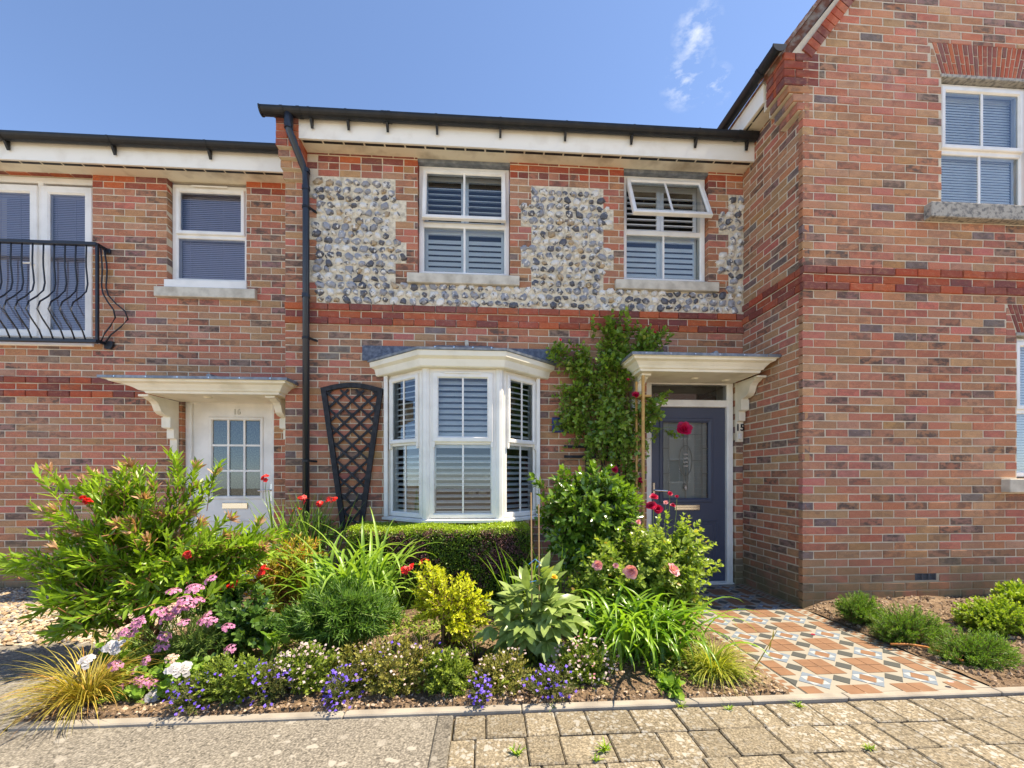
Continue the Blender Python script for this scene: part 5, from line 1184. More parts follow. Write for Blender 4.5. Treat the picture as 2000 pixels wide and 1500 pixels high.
# ---- yarrow and geraniums
Y = 2.62; base = (PT(330, 1300, Y)[0], Y, .02)
pl = plant('yarrow', base, 'yarrow with flat mauve-pink flower heads at the foot of the bottlebrush', 'flower')
shrub(pl, [blob(360, 1235, Y, 75, 55, .18), blob(300, 1260, Y - .05, 60, 50, .15), blob(400, 1260, Y - .05, 50, 45, .15), blob(420, 1200, Y + .1, 50, 50, .15)], base, 190, (.08, .18), 22, .035, .004, 60, 'di', GM['ach'], T['gstem'], 12, .6, .1, .4, 30, limb_r=.003)
for u, v in ((410, 1132), (375, 1150), (338, 1155), (385, 1148), (360, 1172), (388, 1172), (345, 1185), (312, 1195), (370, 1182), (350, 1190), (325, 1208), (335, 1202), (358, 1215), (405, 1200), (412, 1215), (445, 1225), (322, 1242), (315, 1262), (398, 1212), (448, 1268)): flower('mag', pl, P(u, v, Y - rf_.uniform(.0, .16)), rf_.uniform(.85, 1.15), .5)
for u, v in ((345, 1184), (237, 1235), (245, 1228)): flower('fade', pl, P(u, v, Y - .1), 1.1, .5)
Y = 2.42; base = (PT(290, 1340, Y)[0], Y, .02)
pl = plant('geranium', base, 'geranium with white and pink flower clusters at the front of the border, left', 'flower')
shrub(pl, [blob(300, 1330, Y, 65, 35, .14), blob(350, 1320, Y, 50, 40, .14), blob(265, 1310, Y + .1, 50, 40, .14), blob(240, 1270, Y + .2, 40, 40, .1)], base, 190, (.05, .12), 9, .036, .038, 70, 'ro', GM['ger'], T['gstem'], 14, .6, .1, .3, 20, limb_r=.003)
for u, v in ((338, 1310), (358, 1308), (305, 1343), (322, 1352), (300, 1362), (216, 1266), (232, 1264), (168, 1293)): flower('white', pl, P(u, v, Y - rf_.uniform(.02, .12)), rf_.uniform(.8, 1.0), .8)
for u, v in ((225, 1300), (300, 1335), (285, 1290), (335, 1285), (262, 1310), (270, 1328), (280, 1335), (290, 1328), (220, 1350), (232, 1345), (250, 1350), (262, 1325), (240, 1236), (258, 1235), (270, 1215), (275, 1210), (245, 1350)): flower('mag' if rf_.random() < .75 else 'fade', pl, P(u, v, Y - rf_.uniform(0, .1)), rf_.uniform(.7, .95), .7)

# ---- broad glossy leaves, middle left
Y = 2.78; base = (PT(480, 1260, Y)[0], Y, .02)
pl = plant('rose_shrub', base, 'low rose with blue-green glossy leaves left of the feathery mound', 'shrub')
shrub(pl, [blob(470, 1195, Y, 70, 55, .2), blob(430, 1170, Y + .05, 50, 40, .18), blob(510, 1225, Y - .05, 50, 40, .15), blob(465, 1250, Y - .1, 55, 30, .15)], base, 190, (.10, .18), 11, .055, .040, 60, 'ov', GM['glossy'], T['gstem'], 16, .4, .15, .35, 16)
pl2 = plant('geranium_leaf_plant', (PT(530, 1285, 2.55)[0], 2.55, .02), 'few big ribbed yellow-green leaves at the front of the glossy rose', 'plant')
shrub(pl2, [blob(530, 1245, 2.55, 22, 20, .06)], pl2.location, 6, (.06, .10), 3, .075, .07, 50, 'ro', GM['ger'], T['gstem'], 17, .6, .1, .3, 4)
# ---- red sprays standing through the border (montbretia) in front of the left door and pier
Y = 4.05; base = (PT(585, 1180, Y)[0], Y, .02)
pl = plant('montbretia', base, 'tall montbretia with scarlet sprays against the pier by the downpipe', 'flower')
f = Fol(60); r = f.r; n = 70; a = r.uniform(0, 6.28, n); B = np.stack([base[0] + r.normal(size=n) * .12, base[1] + r.normal(size=n) * .10, np.full(n, .02)], 1); f.blades(B, a, r.uniform(.7, 1.15, n), r.uniform(.020, .032, n), np.radians(r.uniform(72, 88, n)), np.radians(r.uniform(5, 40, n)), r.uniform(.1, .9, n), 9, 1.8); f.build('blades', GM['strap'], pl)
st = Fol(61); tipsr = [(600, 978), (655, 979), (630, 988), (580, 997), (520, 936), (592, 975), (645, 976), (625, 985)]
st.tubes(np.concatenate([bez(np.array([[base[0], Y, .05]]), np.array([[PT(u, v, Y)[0] - .05, Y, .9]]), PT(u, v, Y - .1)[None], 9) for u, v in tipsr]), .005, .0025, 5); st.build('stem', T['gstem'], pl)
for u, v in tipsr: flower('red', pl, P(u, v, Y - .1), rf_.uniform(.75, 1.05), .7)
shrub(pl, [blob(610, 1040, Y, 60, 40, .2)], base, 50, (.12, .2), 8, .06, .02, 40, 'ov', GM['feather'], T['gstem'], 62, .6, .15, .3, 6, names=('leaflets', 'shoot'))
# ---- nandina-like orange shrub
Y = 3.3; base = (PT(560, 1220, Y)[0], Y, .02)
pl = plant('heavenly_bamboo', base, 'shrub with orange-flushed narrow leaves left of the strap-leaved clump', 'shrub')
shrub(pl, [blob(560, 1105, Y, 55, 50, .2), blob(510, 1120, Y, 50, 45, .2), blob(590, 1075, Y + .1, 45, 30, .18), blob(540, 1160, Y - .1, 60, 35, .15)], base, 210, (.10, .20), 14, .06, .014, 50, 'ov', GM['nandina'], T['rstem'], 18, .4, .15, .6, 18, lvbase=(0, .85))
for u, v in ((516, 1117), (520, 1112), (462, 1143), (450, 1150), (438, 1148), (455, 1147)): flower('red', pl, P(u, v, Y - .5), .8, .7)
# ---- strap-leaved clump in the middle
Y = 3.25; base = (PT(690, 1225, Y)[0], Y, .02)
pl = plant('strap_leaf_clump', base, 'big clump of arching bright strap leaves left of the clipped hedge', 'plant')
f = Fol(63); r = f.r; n = 150; a = r.uniform(0, 6.283, n); B = np.stack([base[0] + r.normal(size=n) * .16, base[1] + r.normal(size=n) * .10, np.full(n, .02)], 1); f.blades(B, a, r.uniform(.55, 1.05, n), r.uniform(.026, .040, n), np.radians(r.uniform(66, 88, n)), np.radians(r.uniform(50, 195, n)), r.uniform(.1, 1, n), 12, 2.2); f.build('blades', GM['strap'], pl)
for u, v in ((790, 1115), (800, 1112), (828, 1098), (808, 1110)): flower('red', pl, P(u, v, 2.95), .8, .7)
for u, v in ((790, 1115), (828, 1098)): st = Fol(64); st.tubes(bez(np.array([[base[0] + .2, Y, .05]]), np.array([[PT(u, 1120, 3.1)[0] - .05, 3.1, .5]]), PT(u, v, 2.97)[None], 9), .005, .003, 5); st.build('stem', T['gstem'], pl)
# ---- feathery mound
Y = 2.75; base = (PT(650, 1270, Y)[0], Y, .02)
pl = plant('feathery_mound', base, 'dense dark green feathery mound in the middle of the border', 'plant')
shrub(pl, [blob(660, 1195, Y, 95, 55, .26), blob(610, 1215, Y - .05, 60, 40, .2), blob(720, 1200, Y - .02, 60, 45, .2), blob(660, 1160, Y + .1, 60, 30, .15)], base, 520, (.08, .16), 18, .075, .0095, 55, 'di', GM['feather'], T['gstem'], 19, .35, .1, .5, 24, inner=.3)
# ---- clipped hedge under the bay
def hedge():
    x0, x1, y0, y1, z1 = -1.22, .42, 3.72, 4.28, .74
    pl = plant('clipped_hedge', ((x0 + x1) / 2, 4.0, 0), 'clipped box-shaped hedge with purple patches under the bay window', 'hedge')
    core = MB(); core.box(x0 + .05, x1 - .05, y0 + .05, y1 - .05, .0, z1 - .05); core.build('twig_core', simple('hedge_twigs', (.035, .03, .015), .9, .1, var=((.02, .03, .01), 30, .4, .6)), pl)
    f, g = Fol(70), Fol(71); r = f.r
    def face(n, make, nrm):
        p = make(r.random(n), r.random(n)); dep = -np.abs(r.normal(size=n)) * .022 + .012; p = p + np.array(nrm) * dep[:, None]
        p[:, 2] += .012 * np.sin(p[:, 0] * 9) ; D = unit(np.array(nrm) * .7 + r.normal(size=(n, 3)) * .75); Nn = unit(np.array(nrm) + np.array([0, 0, .7]) + r.normal(size=(n, 3)) * .5)
        k = np.array([hsh(q[0] * 1.1 + 3, q[2] * 1.3 + 1) for q in p]); pur = (k + r.normal(size=n) * .18 > .10) & (np.array(nrm)[2] < .5) & (p[:, 2] > .22)
        L = r.uniform(.012, .022, n); lv = r.random(n) * .55 + (.32 if nrm[2] > .5 else 0) + .25 * (p[:, 2] > z1 - .04)  # sunlit look painted in: paler leaves on the top face and upper rim
        f.leaves(p[~pur], D[~pur], Nn[~pur], L[~pur], L[~pur] * .62, np.clip(lv[~pur], 0, 1), 'di', .1); g.leaves(p[pur], D[pur], Nn[pur], L[pur], L[pur] * .62, r.random(pur.sum()), 'di', .1)
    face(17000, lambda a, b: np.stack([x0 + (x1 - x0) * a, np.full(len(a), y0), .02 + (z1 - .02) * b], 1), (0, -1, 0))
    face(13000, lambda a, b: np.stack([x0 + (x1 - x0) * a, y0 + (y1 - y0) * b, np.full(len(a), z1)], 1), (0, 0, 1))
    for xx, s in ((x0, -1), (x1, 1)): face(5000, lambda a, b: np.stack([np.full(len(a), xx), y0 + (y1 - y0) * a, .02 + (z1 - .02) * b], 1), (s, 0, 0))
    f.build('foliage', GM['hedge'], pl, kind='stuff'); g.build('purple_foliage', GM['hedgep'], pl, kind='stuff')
hedge()
# ---- golden euonymus
Y = 2.88; base = (PT(880, 1265, Y)[0], Y, .02)
pl = plant('golden_euonymus', base, 'golden yellow leafy shrub in front of the clipped hedge', 'shrub')
shrub(pl, [blob(870, 1160, Y, 62, 50, .2), blob(910, 1195, Y, 50, 45, .2), blob(840, 1130, Y, 35, 30, .15), blob(895, 1225, Y - .05, 40, 30, .15), blob(935, 1175, Y, 28, 25, .12), blob(830, 1190, Y, 30, 25, .12)], base, 330, (.07, .13), 12, .038, .020, 58, 'ov', GM['euon'], T['bark'], 21, .45, .1, .45, 20, [PT(u, v, Y) for u, v in ((822, 1102), (830, 1098), (845, 1108), (805, 1150), (958, 1160), (955, 1172), (800, 1215))], lvbase=(.1, .8))
# ---- peony with canes
Y = 2.62; base = (PT(1040, 1310, Y)[0], Y, .02)
pl = plant('peony', base, 'plant with broad veined grey-green leaves tied to two canes', 'plant')
f, st = Fol(23), Fol(24); r = f.r; n = 58; tips = []
tb = [blob(1040, 1195, Y, 72, 60, .2), blob(1000, 1215, Y, 45, 45, .15), blob(1085, 1200, Y - .03, 45, 50, .15), blob(1040, 1130, Y + .02, 45, 30, .12), blob(1045, 1265, Y - .08, 45, 30, .1)]
ch = r.choice(len(tb), n, p=[.4, .2, .2, .12, .08]); d = unit(r.normal(size=(n, 3))); tip = np.array([tb[c][0] for c in ch]) + d * np.array([tb[c][1] for c in ch]) * r.uniform(.6, 1, (n, 1)); A = np.array(base) + r.normal(size=(n, 3)) * np.array([.03, .03, 0]); C = A * .5 + tip * .5; C[:, 2] = tip[:, 2] * .8; st.tubes(bez(A, C, tip, 7), .004, .0022, 5)
out = unit(tip - np.array([base[0], base[1], .25]))
for k, (an, ll) in enumerate(((0, .15), (.75, .13), (-.75, .13), (1.4, .11), (-1.4, .11))):
    side = unit(np.cross(out, np.array([0, 0, 1.0]))); D = out * np.cos(an) + side * np.sin(an) + np.array([0, 0, -.18]); f.leaves(tip - out * .02, D, unit(np.array([0, -.35, 1.0]) + out * .3 + r.normal(size=(n, 3)) * .2), ll * r.uniform(.8, 1.15, n), .056 * r.uniform(.85, 1.2, n), r.uniform(.1, 1, n), 'ov', r.uniform(.1, .5, n))
f.build('foliage', GM['peony'], pl); st.build('stem', T['gstem'], pl)
flower('pink', pl, P(1082, 1128, Y - .1), .45).data = rose_mesh('faded_bloom', GM['f_gold'], 88)
for i, (u, v) in enumerate(((1037, 962), (1052, 985))):
    c = one('cane', T['cane'], None, 'tube', [(PT(u, 1300, Y)[0] + .01, Y + .03 * i, .01), tuple(P(u, v, Y + .03 * i))], .005, 6)
    tag(c, ['taller bamboo cane pushed in behind the broad-leaved plant', 'shorter bamboo cane just right of the taller one'][i], 'cane', 'garden canes')
t_ = MB(); t_.tube([tuple(PT(1033, 1102, Y - .02)), tuple(PT(1045, 1092, Y - .02)), tuple(PT(1056, 1100, Y - .01)), tuple(PT(1048, 1108, Y - .02))], .0025, 5); t_.tube([tuple(PT(1035, 1137, Y - .02)), tuple(PT(1048, 1134, Y - .02))], .0025, 5); t_.build('tie', T['twine'], pl)
# ---- iris-like blades behind the peony
Y = 3.3; base = (PT(1045, 1210, Y)[0], Y, .02)
pl = plant('iris_clump', base, 'upright sword leaves rising behind the canes', 'plant')
f = Fol(65); r = f.r; n = 70; B = np.stack([base[0] + r.normal(size=n) * .16, base[1] + r.normal(size=n) * .06, np.full(n, .02)], 1); f.blades(B, r.uniform(0, 6.28, n), r.uniform(.45, .75, n), r.uniform(.014, .022, n), np.radians(r.uniform(68, 88, n)), np.radians(r.uniform(5, 70, n)), r.uniform(0, .8, n), 9, 2); f.build('blades', GM['strap'], pl)
# ---- camellia
Y = 3.5; base = (PT(1150, 1190, Y)[0], Y, .02)
pl = plant('camellia', base, 'rounded camellia with glossy dark leaves right of the bay window', 'shrub')
shrub(pl, [blob(1150, 1000, Y, 95, 75, .34), blob(1100, 1010, Y, 55, 70, .28), blob(1205, 1000, Y, 55, 65, .28), blob(1150, 1070, Y - .05, 90, 60, .32), blob(1110, 945, Y, 40, 35, .2), blob(1170, 940, Y, 45, 35, .2)], base, 420, (.12, .22), 12, .088, .042, 58, 'ov', GM['camellia'], T['bark'], 25, .4, .18, .6, 22, [PT(u, v, Y) for u, v in ((1040, 930), (1045, 945), (1052, 965), (1162, 905), (1155, 915), (1225, 945), (1235, 955), (1100, 915))], .0038, limb_r=.013)
# ---- pink rose bush
Y = 3.15; base = (PT(1245, 1240, Y)[0], Y, .02)
pl = plant('rose_bush', base, 'bushy pale green rose with a few pink blooms before the grey door', 'shrub')
shrub(pl, [blob(1230, 1090, Y, 100, 70, .34), blob(1290, 1060, Y, 70, 55, .28), blob(1170, 1130, Y, 70, 55, .28), blob(1320, 1110, Y, 70, 55, .26), blob(1260, 1150, Y - .05, 110, 60, .3), blob(1330, 1170, Y - .05, 45, 50, .18), blob(1140, 1150, Y - .05, 45, 55, .2), blob(1345, 1075, Y, 50, 55, .22), blob(1300, 1110, Y - .1, 80, 60, .25)], base, 680, (.12, .24), 13, .048, .033, 62, 'ov', GM['rosey'], T['gstem'], 27, .45, .15, .55, 26, [PT(u, v, Y) for u, v in ((1405, 1095), (1400, 1115), (1385, 1120), (1410, 1105), (1370, 1035), (1365, 1020), (1335, 1005), (1340, 1060), (1365, 1065), (1300, 1000), (1345, 1010), (1375, 1050), (1165, 1050), (1160, 1060), (1385, 1170), (1380, 1185), (1390, 1180))], .003, limb_r=.009)
for u, v, s in ((1233, 1116, 1.05), (1313, 1114, 1.05), (1168, 1104, .75), (1246, 1019, .4), (1300, 982, .35), (1203, 1105, .4)): flower('pink', pl, P(u, v, Y - .33), s, 1.2)
for u, v, s in ((1277, 972, .7), (1272, 990, .9), (1285, 995, .8), (1308, 965, .45), (1322, 970, .3), (1314, 988, .45)): flower('crim', pl, P(u, v, Y + .1), s, 1.0)
st = Fol(66); st.tubes(np.concatenate([bez(np.array([base]), np.array([[PT(u, 1060, Y)[0], Y, .6]]), PT(u, v + 4, Y + .1)[None], 9) for u, v in ((1277, 972), (1285, 995), (1308, 965), (1322, 970), (1300, 982))]), .004, .002, 4); st.build('flower_stem', T['gstem'], pl)
# ---- day lily clump at the front right
Y = 2.68; base = (PT(1250, 1290, Y)[0], Y, .02)
pl = plant('day_lily_clump', base, 'clump of arching day lily leaves in front of the pink rose', 'plant')
f = Fol(67); r = f.r; n = 210; a = r.uniform(0, 6.283, n); B = np.stack([base[0] + r.normal(size=n) * .15, base[1] + r.normal(size=n) * .09, np.full(n, .02)], 1); f.blades(B, a, r.uniform(.42, .72, n), r.uniform(.022, .034, n), np.radians(r.uniform(60, 86, n)), np.radians(r.uniform(90, 175, n)), r.uniform(0, 1, n), 12, 1.7); f.build('blades', GM['lily'], pl)
# ---- climbing rose on its trellis
Y = 4.3; base = (PT(1235, 1170, Y)[0], Y, .02)
pl = plant('climbing_rose', base, 'climbing rose with dark leaves and red blooms between bay window and porch', 'climber')
cb_ = [blob(1170, 720, Y + .05, 80, 60, .14), blob(1110, 700, Y + .08, 48, 42, .10), blob(1105, 770, Y + .08, 30, 30, .08), blob(1220, 660, Y + .08, 55, 40, .10), blob(1265, 660, Y, 35, 25, .10), blob(1195, 640, Y + .1, 25, 35, .08), blob(1150, 790, Y + .05, 62, 55, .14), blob(1210, 800, Y, 55, 65, .16), blob(1180, 870, Y, 60, 50, .15), blob(1225, 870, Y - .05, 45, 60, .15), blob(1130, 850, Y + .08, 35, 30, .1), blob(1235, 940, Y - .02, 35, 40, .12), blob(1270, 830, Y - .1, 25, 45, .10), blob(1190, 730, Y, 60, 50, .14), blob(1285, 665, Y - .1, 32, 20, .08), blob(1255, 690, Y - .05, 40, 30, .10), blob(1285, 795, Y - .22, 28, 30, .08), blob(1110, 820, Y + .05, 35, 40, .1)]
shrub(pl, cb_, base, 680, (.12, .26), 11, .058, .043, 64, 'ov', GM['climber'], T['bark'], 29, .15, .15, .6, 0, [PT(u, v, Y) for u, v in ((1225, 602), (1215, 610), (1160, 618), (1155, 630), (1230, 625), (1305, 645), (1300, 640), (1310, 655), (1295, 690), (1305, 700), (1290, 680), (1070, 690), (1075, 700), (1085, 670), (1300, 770), (1290, 780), (1310, 765), (1330, 850), (1320, 855), (1095, 790), (1090, 800), (1100, 880))], .003)
st = Fol(68); st.tubes(np.concatenate([bez(np.array([[base[0] + dx, Y, .02]]), np.array([[base[0] - .1 + dx, Y, 1.0]]), PT(u, v, Y + .05)[None], 12) for dx, u, v in ((0, 1170, 700), (.02, 1225, 650), (-.02, 1130, 780), (.03, 1215, 800), (0, 1195, 880), (-.03, 1160, 740))]), .011, .004, 6); st.build('main_stem', T['bark'], pl)
for u, v, s in ((1241, 772, .8), (1335, 840, 1.6), (1242, 773, .5), (1200, 918, .75), (1251, 942, .45), (1250, 936, .4), (1092, 921, .35), (1279, 650, .35), (1227, 742, .35), (1094, 664, .3)): flower('crim', pl, P(u, v, Y - .32), s, 1.1)
st = Fol(69); st.tubes(bez(PT(1270, 860, Y - .2)[None], PT(1300, 815, Y - .25)[None], PT(1333, 848, Y - .32)[None], 8), .003, .002, 5); st.build('flower_stem', T['gstem'], pl)
# ---- front edge mounds
def mound(name, u, v, ru, rv, label, mat, spk=None, n=170, seed=1, Y=2.38, L=.017, W=.009, ns=160, ss=.007, extra=()):
    n = int(n * 1.7); L *= 1.3; W *= 1.35; v += 6; Y -= .04; base = (PT(u, v, Y)[0], Y, .01); pl = plant(name, base, label, 'flower'); Y -= .03; ru *= 1.2; rv *= 1.15; q_ = random.Random(seed); bl = [blob(u, v, Y, ru * .85, rv * .85, .14)] + [blob(u + q_.uniform(-.8, .8) * ru, v + q_.uniform(-.55, .5) * rv, Y + q_.uniform(-.05, .12), ru * q_.uniform(.35, .55), rv * q_.uniform(.35, .6), .09) for _ in range(4)] + [blob(u + a, v + b, Y + c, d, e, .1) for a, b, c, d, e in extra]
    bl = [(np.array([c[0], c[1], max(c[2], R[2] * .75)]), R) for c, R in bl]
    shrub(pl, bl, base, n, (.04, .09), 11, L, W, 55, 'di' if W < .008 else 'ov', mat, T['gstem'], seed, .5, .1, .5, 12, inner=.3, srad=.0016, limb_r=.002)
    for i, (m, k, s) in enumerate(spk or []): specks(pl, bl, GM[m], int(ns * k), s, seed + 7 + i)
    return pl
mound('lobelia', 385, 1350, 40, 35, 'lobelia with violet-blue flowers nearest the white geranium', GM['lob'], [('f_blue', .4, .010)], 110, 201, 2.32, .015, .005)
mound('bedding_plant', 450, 1320, 60, 48, 'mid-green bushy mound between two violet lobelias at left of the border edge', GM['mound'], [('f_blue', .12, .009)], 230, 202, 2.38, .02, .008)
mound('lobelia', 525, 1330, 40, 40, 'violet-blue lobelia left of the white-flowered mound', GM['lob'], [('f_blue', .5, .010)], 120, 203, 2.36, .015, .005)
mound('bedding_plant', 612, 1300, 62, 48, 'low mound thickly dotted with blush white flowers below the feathery mound', GM['mound'], [('f_blush', 1.0, .010)], 220, 204, 2.44, .019, .008)
mound('lobelia', 672, 1335, 36, 40, 'violet-blue lobelia in the middle, between two blush-flowered mounds', GM['lob'], [('f_blue', .6, .010)], 120, 205, 2.34, .015, .005)
mound('bedding_plant', 762, 1310, 78, 62, 'wide bronze-tinged mound with scattered tiny white flowers near the border middle', GM['mounda'], [('f_blush', .6, .009), ('f_blue', .12, .010)], 330, 206, 2.42, .02, .008)
mound('bedding_plant', 872, 1310, 52, 52, 'plain yellow-green mound right of the bronze-tinged mound', GM['mound'], [('f_blush', .06, .009)], 260, 207, 2.40, .022, .009)
mound('lobelia', 938, 1338, 22, 30, 'smallest violet lobelia, beside the plain yellow-green mound', GM['lob'], [('f_blue', .35, .010)], 60, 208, 2.32, .015, .005)
mound('bedding_plant', 990, 1325, 55, 52, 'thin straggly mound with dried stalks under the broad-leaved plant', GM['mounda'], [('f_blush', .45, .009)], 190, 209, 2.38, .018, .007)
mound('lobelia', 1085, 1335, 48, 36, 'violet lobelia right of the straggly mound, at the kerb', GM['lob'], [('f_blue', .42, .011)], 120, 210, 2.34, .016, .006)
mound('bedding_plant', 1145, 1290, 65, 50, 'mound covered in pale pink flower balls left of the day lilies', GM['mound'], [('f_blush', 1.2, .010), ('f_pink', .25, .009)], 240, 211, 2.50, .019, .008)
mound('seedling', 1300, 1335, 26, 16, 'small round-leaved seedlings in bare soil left of the yellow-green grass', GM['ger'], None, 12, 212, 2.36, .045, .03)
# ---- right hand bed
for i, (u, v, ru, rv, Y, m, lab) in enumerate(((1678, 1185, 44, 32, 3.18, 'heath', 'small dark needle-leaved shrub nearest the brick corner in the right bed'), (1772, 1222, 75, 45, 2.85, 'heath', 'larger bright needle-leaved shrub between its two neighbours along the tiled path'), (1905, 1270, 82, 45, 2.52, 'heath', 'needle-leaved shrub nearest the pavement in the right bed'), (1950, 1205, 80, 45, 2.90, 'heathy', 'wide lime-green small-leaved shrub at the right edge'), (1995, 1160, 45, 28, 3.25, 'heathy', 'lime-green broad-leaved shrub by the brick wall at the right edge'))):
    base = (PT(u, v, Y)[0], Y, hR(PT(u, v, Y)[0], Y) - .01); pl = plant('low_shrub', base, lab, 'shrub', 'low shrubs in the right bed')
    bl = [blob(u, v, Y, ru, rv, ru * Y / F_PX * .8), blob(u - ru * .35, v + 8, Y - .03, ru * .6, rv * .8, .15), blob(u + ru * .35, v + 6, Y, ru * .6, rv * .8, .15)]
    L, W = (.030, .0052) if m == 'heath' else (.032, .017) if i == 3 else (.055, .026)
    shrub(pl, bl, base, int(260 + ru * 4.5) if i != 4 else 70, (.07, .15), 24 if m == 'heath' else 13, L, W, 50, 'di' if m == 'heath' else 'ov', GM[m], T['bark'], 300 + i, .55, .08, .5, 16, inner=.35, srad=.0022, limb_r=.005)
# ---- weeds in the paving joints
for i, (u, v, s) in enumerate(((1008, 1472, 1.0), (1182, 1465, 1.2), (1080, 1385, .8), (1330, 1380, .9), (1425, 1385, .7), (925, 1390, .6), (1560, 1380, .9), (1700, 1462, .7), (1165, 1485, .7))):
    g_ = G(u, v, -.01); nm = ['weed in the paving joint at the bottom, left of the others', 'starry weed in a joint at the bottom centre', 'weed creeping over the kerb below the violet lobelia', 'weed against the kerb below the seedlings', 'weed at the kerb below the yellow-green grass', 'tiny weed where paving meets the plain concrete', 'weed at the kerb where the tiled path starts', 'weed in a paving joint in front of the tiled path', 'tiny weed nearest the bottom edge'][i]
    f = Fol(400 + i); r = f.r; n = 22; a = r.uniform(0, 6.28, n); pl = plant('weed', (g_.x, g_.y, -.012), nm, 'weed', 'weeds in the paving'); f.blades(np.repeat(np.array([[g_.x, g_.y, -.012]]), n, 0) + r.normal(size=(n, 3)) * np.array([.008, .005, 0]), a, r.uniform(.02, .055, n) * s, .007 * s, np.radians(r.uniform(20, 70, n)), np.radians(r.uniform(10, 60, n)), r.random(n), 4, 1.2); f.build('leaves', GM['weed'], pl, kind='stuff')
# ---- dry stalk by the path, fallen petals
f = Fol(410); pth = bez(np.array([[1.62, 2.42, .01]]), np.array([[1.70, 2.42, .12]]), np.array([[1.80, 2.44, .26]]), 8); f.tubes(pth, .004, .002, 5); f.leaves(np.array([[1.74, 2.43, .14], [1.77, 2.44, .2]]), np.array([[.3, 0, .9], [.2, 0, 1.0]]), np.array([[0, -1, .2]] * 2), .07, .010, np.array([.5, .8]), 'ov', .1)
pl = plant('dry_stalk', (1.62, 2.42, 0), 'single dry brown stalk leaning over the edge of the tiled path', 'stalk'); f.build('stalk', GM['carex'], pl)

# ---- low creeping foliage knitting the border together
f = Fol(430); r = f.r; n = 2600; x = r.uniform(-2.2, 1.55, n); y = 2.30 + 1.5 * r.random(n) ** 1.3; k = np.array([hsh(a * .9 + 2, b_ * 1.1) for a, b_ in zip(x, y)]); keep = k > -.12; x, y = x[keep], y[keep]; n = len(x); base_ = np.stack([x, y, np.array([hL(a, b_) for a, b_ in zip(x, y)])], 1); hgt = r.uniform(.01, .07, n)
for j in range(7):
    a = r.uniform(0, 6.28, n); c = base_ + np.stack([r.normal(size=n) * .02, r.normal(size=n) * .02, hgt * r.random(n)], 1); f.leaves(c, np.stack([np.cos(a), np.sin(a), r.uniform(.1, 1.0, n)], 1), unit(np.array([0, -.2, 1.0]) + r.normal(size=(n, 3)) * .4), r.uniform(.016, .036, n), r.uniform(.008, .018, n), r.random(n), 'ov', .15)
o = f.build('ground_cover', GM['mound'], None, kind='stuff'); tag(o, 'low creeping green foliage between the border plants', 'ground cover')
# ---- dry leaves and petals lying on the soil
f = Fol(420); r = f.r; n = 420; x = r.uniform(-2.25, 1.66, n); y = 2.2 + .5 * r.random(n) ** 1.6; c = np.stack([x, y, np.array([hL(a, b_) + .008 for a, b_ in zip(x, y)])], 1); a = r.uniform(0, 6.28, n)
f.leaves(c, np.stack([np.cos(a), np.sin(a), r.uniform(-.1, .35, n)], 1), unit(np.array([0, 0, 1.0]) + r.normal(size=(n, 3)) * .35), r.uniform(.012, .034, n), r.uniform(.007, .016, n), r.random(n), 'ov', r.uniform(-.3, .3, n))
o = f.build('leaf_litter', leaf('dry_leaf', (.20, .11, .05), (.46, .32, .18), .7, .2), None, kind='stuff'); tag(o, 'scattered dry leaves on the soil behind the kerb', 'leaf litter')

# ================================================================== GARDEN THINGS
# fan trellis on the wall
tr = empty('fan_trellis', (-1.41, MY - .04, .7), 'black fan-shaped wooden trellis fixed to the wall left of the bay', 'trellis')
yt = MY - .035; TL, TR_, BL, BR = Vector((-1.70, yt, 2.12)), Vector((-1.115, yt, 2.12)), Vector((-1.488, yt, .62)), Vector((-1.325, yt, .62))
for a, c in ((TL, BL), (TR_, BR)): k = MB(); k.bar(a, c, .052, .03); k.build('side_rail', T['trellis'], tr)
k = MB(); n = 12
arc = [Vector((-1.725 + .635 * i / n, yt, 2.125 + .058 * math.sin(math.pi * i / n))) for i in range(n + 1)]
for a, c in zip(arc, arc[1:]): k.bar(a, c + (c - a) * .05, .048, .034)
k.build('top_rail', T['trellis'], tr)
def xin(z): t = (2.12 - z) / 1.5; return TL.x + (BL.x - TL.x) * t, TR_.x + (BR.x - TR_.x) * t
def clip_bar(x0, z0, sl, yo):
    # run a 45 degree lath inside the fan
    pts = []
    for i in range(-60, 61):
        x = x0 + i * .02; z = z0 + sl * (x - x0) * .95
        if .68 < z < 2.15:
            l, rr = xin(min(z, 2.12))
            if l - .005 < x < rr + .005: pts.append(Vector((x, yo, z)))
    if len(pts) > 2: k = MB(); k.bar(pts[0], pts[-1], .024, .009); k.build('lath', T['trellis'], tr)
for i in range(17):
    zc = .45 + i * .157; clip_bar(-1.41, zc, 1, yt + .012); clip_bar(-1.41, zc, -1, yt + .002)
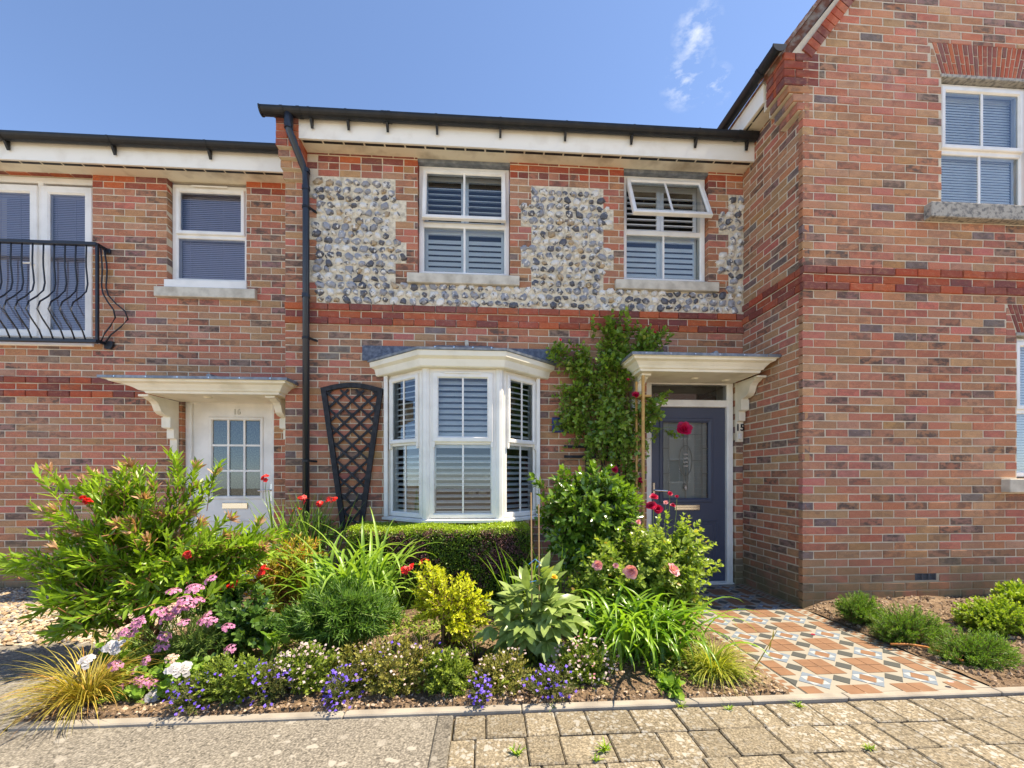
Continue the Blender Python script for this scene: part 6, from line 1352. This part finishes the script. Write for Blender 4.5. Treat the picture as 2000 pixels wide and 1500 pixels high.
# trellis behind the climbing rose
t2 = empty('square_trellis', (1.2, MY - .03, 1), 'dark square trellis almost hidden behind the climbing rose', 'trellis')
for z_ in (1.42, 1.53, 1.77, 1.0, 2.1): k = MB(); k.box(.86, 1.52, MY - .045, MY - .03, z_, z_ + .03); k.build('rail', T['trellis'], t2)
for x_ in (1.10, 1.28, 1.45): k = MB(); k.box(x_, x_ + .035, MY - .03, MY - .012, .95, 2.2); k.build('upright', T['trellis'], t2)
# timber posts of the rose support beside the porch
for i, (u, v0, Yp, wd) in enumerate(((1256, 733, 4.02, .027), (1243, 745, 4.22, .022))):
    p = P(u, v0, Yp); o = one('timber_post', T['timber'], None, 'cbox', p.x - wd / 2, p.x + wd / 2, Yp - wd / 2, Yp + wd / 2, .01, p.z, .004); tag(o, ['golden timber post standing before the left door jamb', 'thinner golden timber post behind the other one among rose leaves'][i], 'post', 'rose support posts')
p = P(1250, 760, 4.1); o = one('timber_rung', T['timber'], None, 'box', p.x - .02, p.x + .10, 4.05, 4.2, 2.02, 2.04); tag(o, 'short wooden rung joining the rose posts at the top', 'rung')
pq = empty('wall_plaque', (.85, MY - .02, 1.78), 'small dark blue plaque on the bricks half hidden by the climbing rose', 'plaque')
one('plate', T['plaque'], pq, 'cbox', .73, .97, MY - .022, MY - .005, 1.70, 1.865, .004); one('panel', T['flash'], pq, 'box', .75, .95, MY - .0235, MY - .0215, 1.72, 1.845)
# hose end in the right bed
hp = [tuple(G(u, v, .045)) for u, v in ((1740, 1258), (1775, 1258), (1810, 1264), (1850, 1278), (1880, 1290))]
o = one('garden_hose', simple('orange_hose', (.55, .20, .04), .5), None, 'tube', hp, .007, 8, smooth=True); tag(o, 'short length of orange hose lying by the needle-leaved shrubs', 'hose')
# a dry petal on the tiles
for i, (u, v, lab) in enumerate(((1585, 1239, 'crimson petal lying on the tiled path'), (1853, 1332, 'pink petal lying in the right bed near the pavement'))):
    g_ = G(u, v, .006 if i == 0 else .03); f = Fol(500 + i); f.leaves(np.array([tuple(g_)]), np.array([[1.0, .2, .05]]), np.array([[0, 0, 1.0]]), .035, .025, np.array([.5]), 'ro', .1); pe = plant('fallen_petal', tuple(g_), lab, 'petal'); f.build('petal', GM['f_crim' if i == 0 else 'f_pink'], pe)
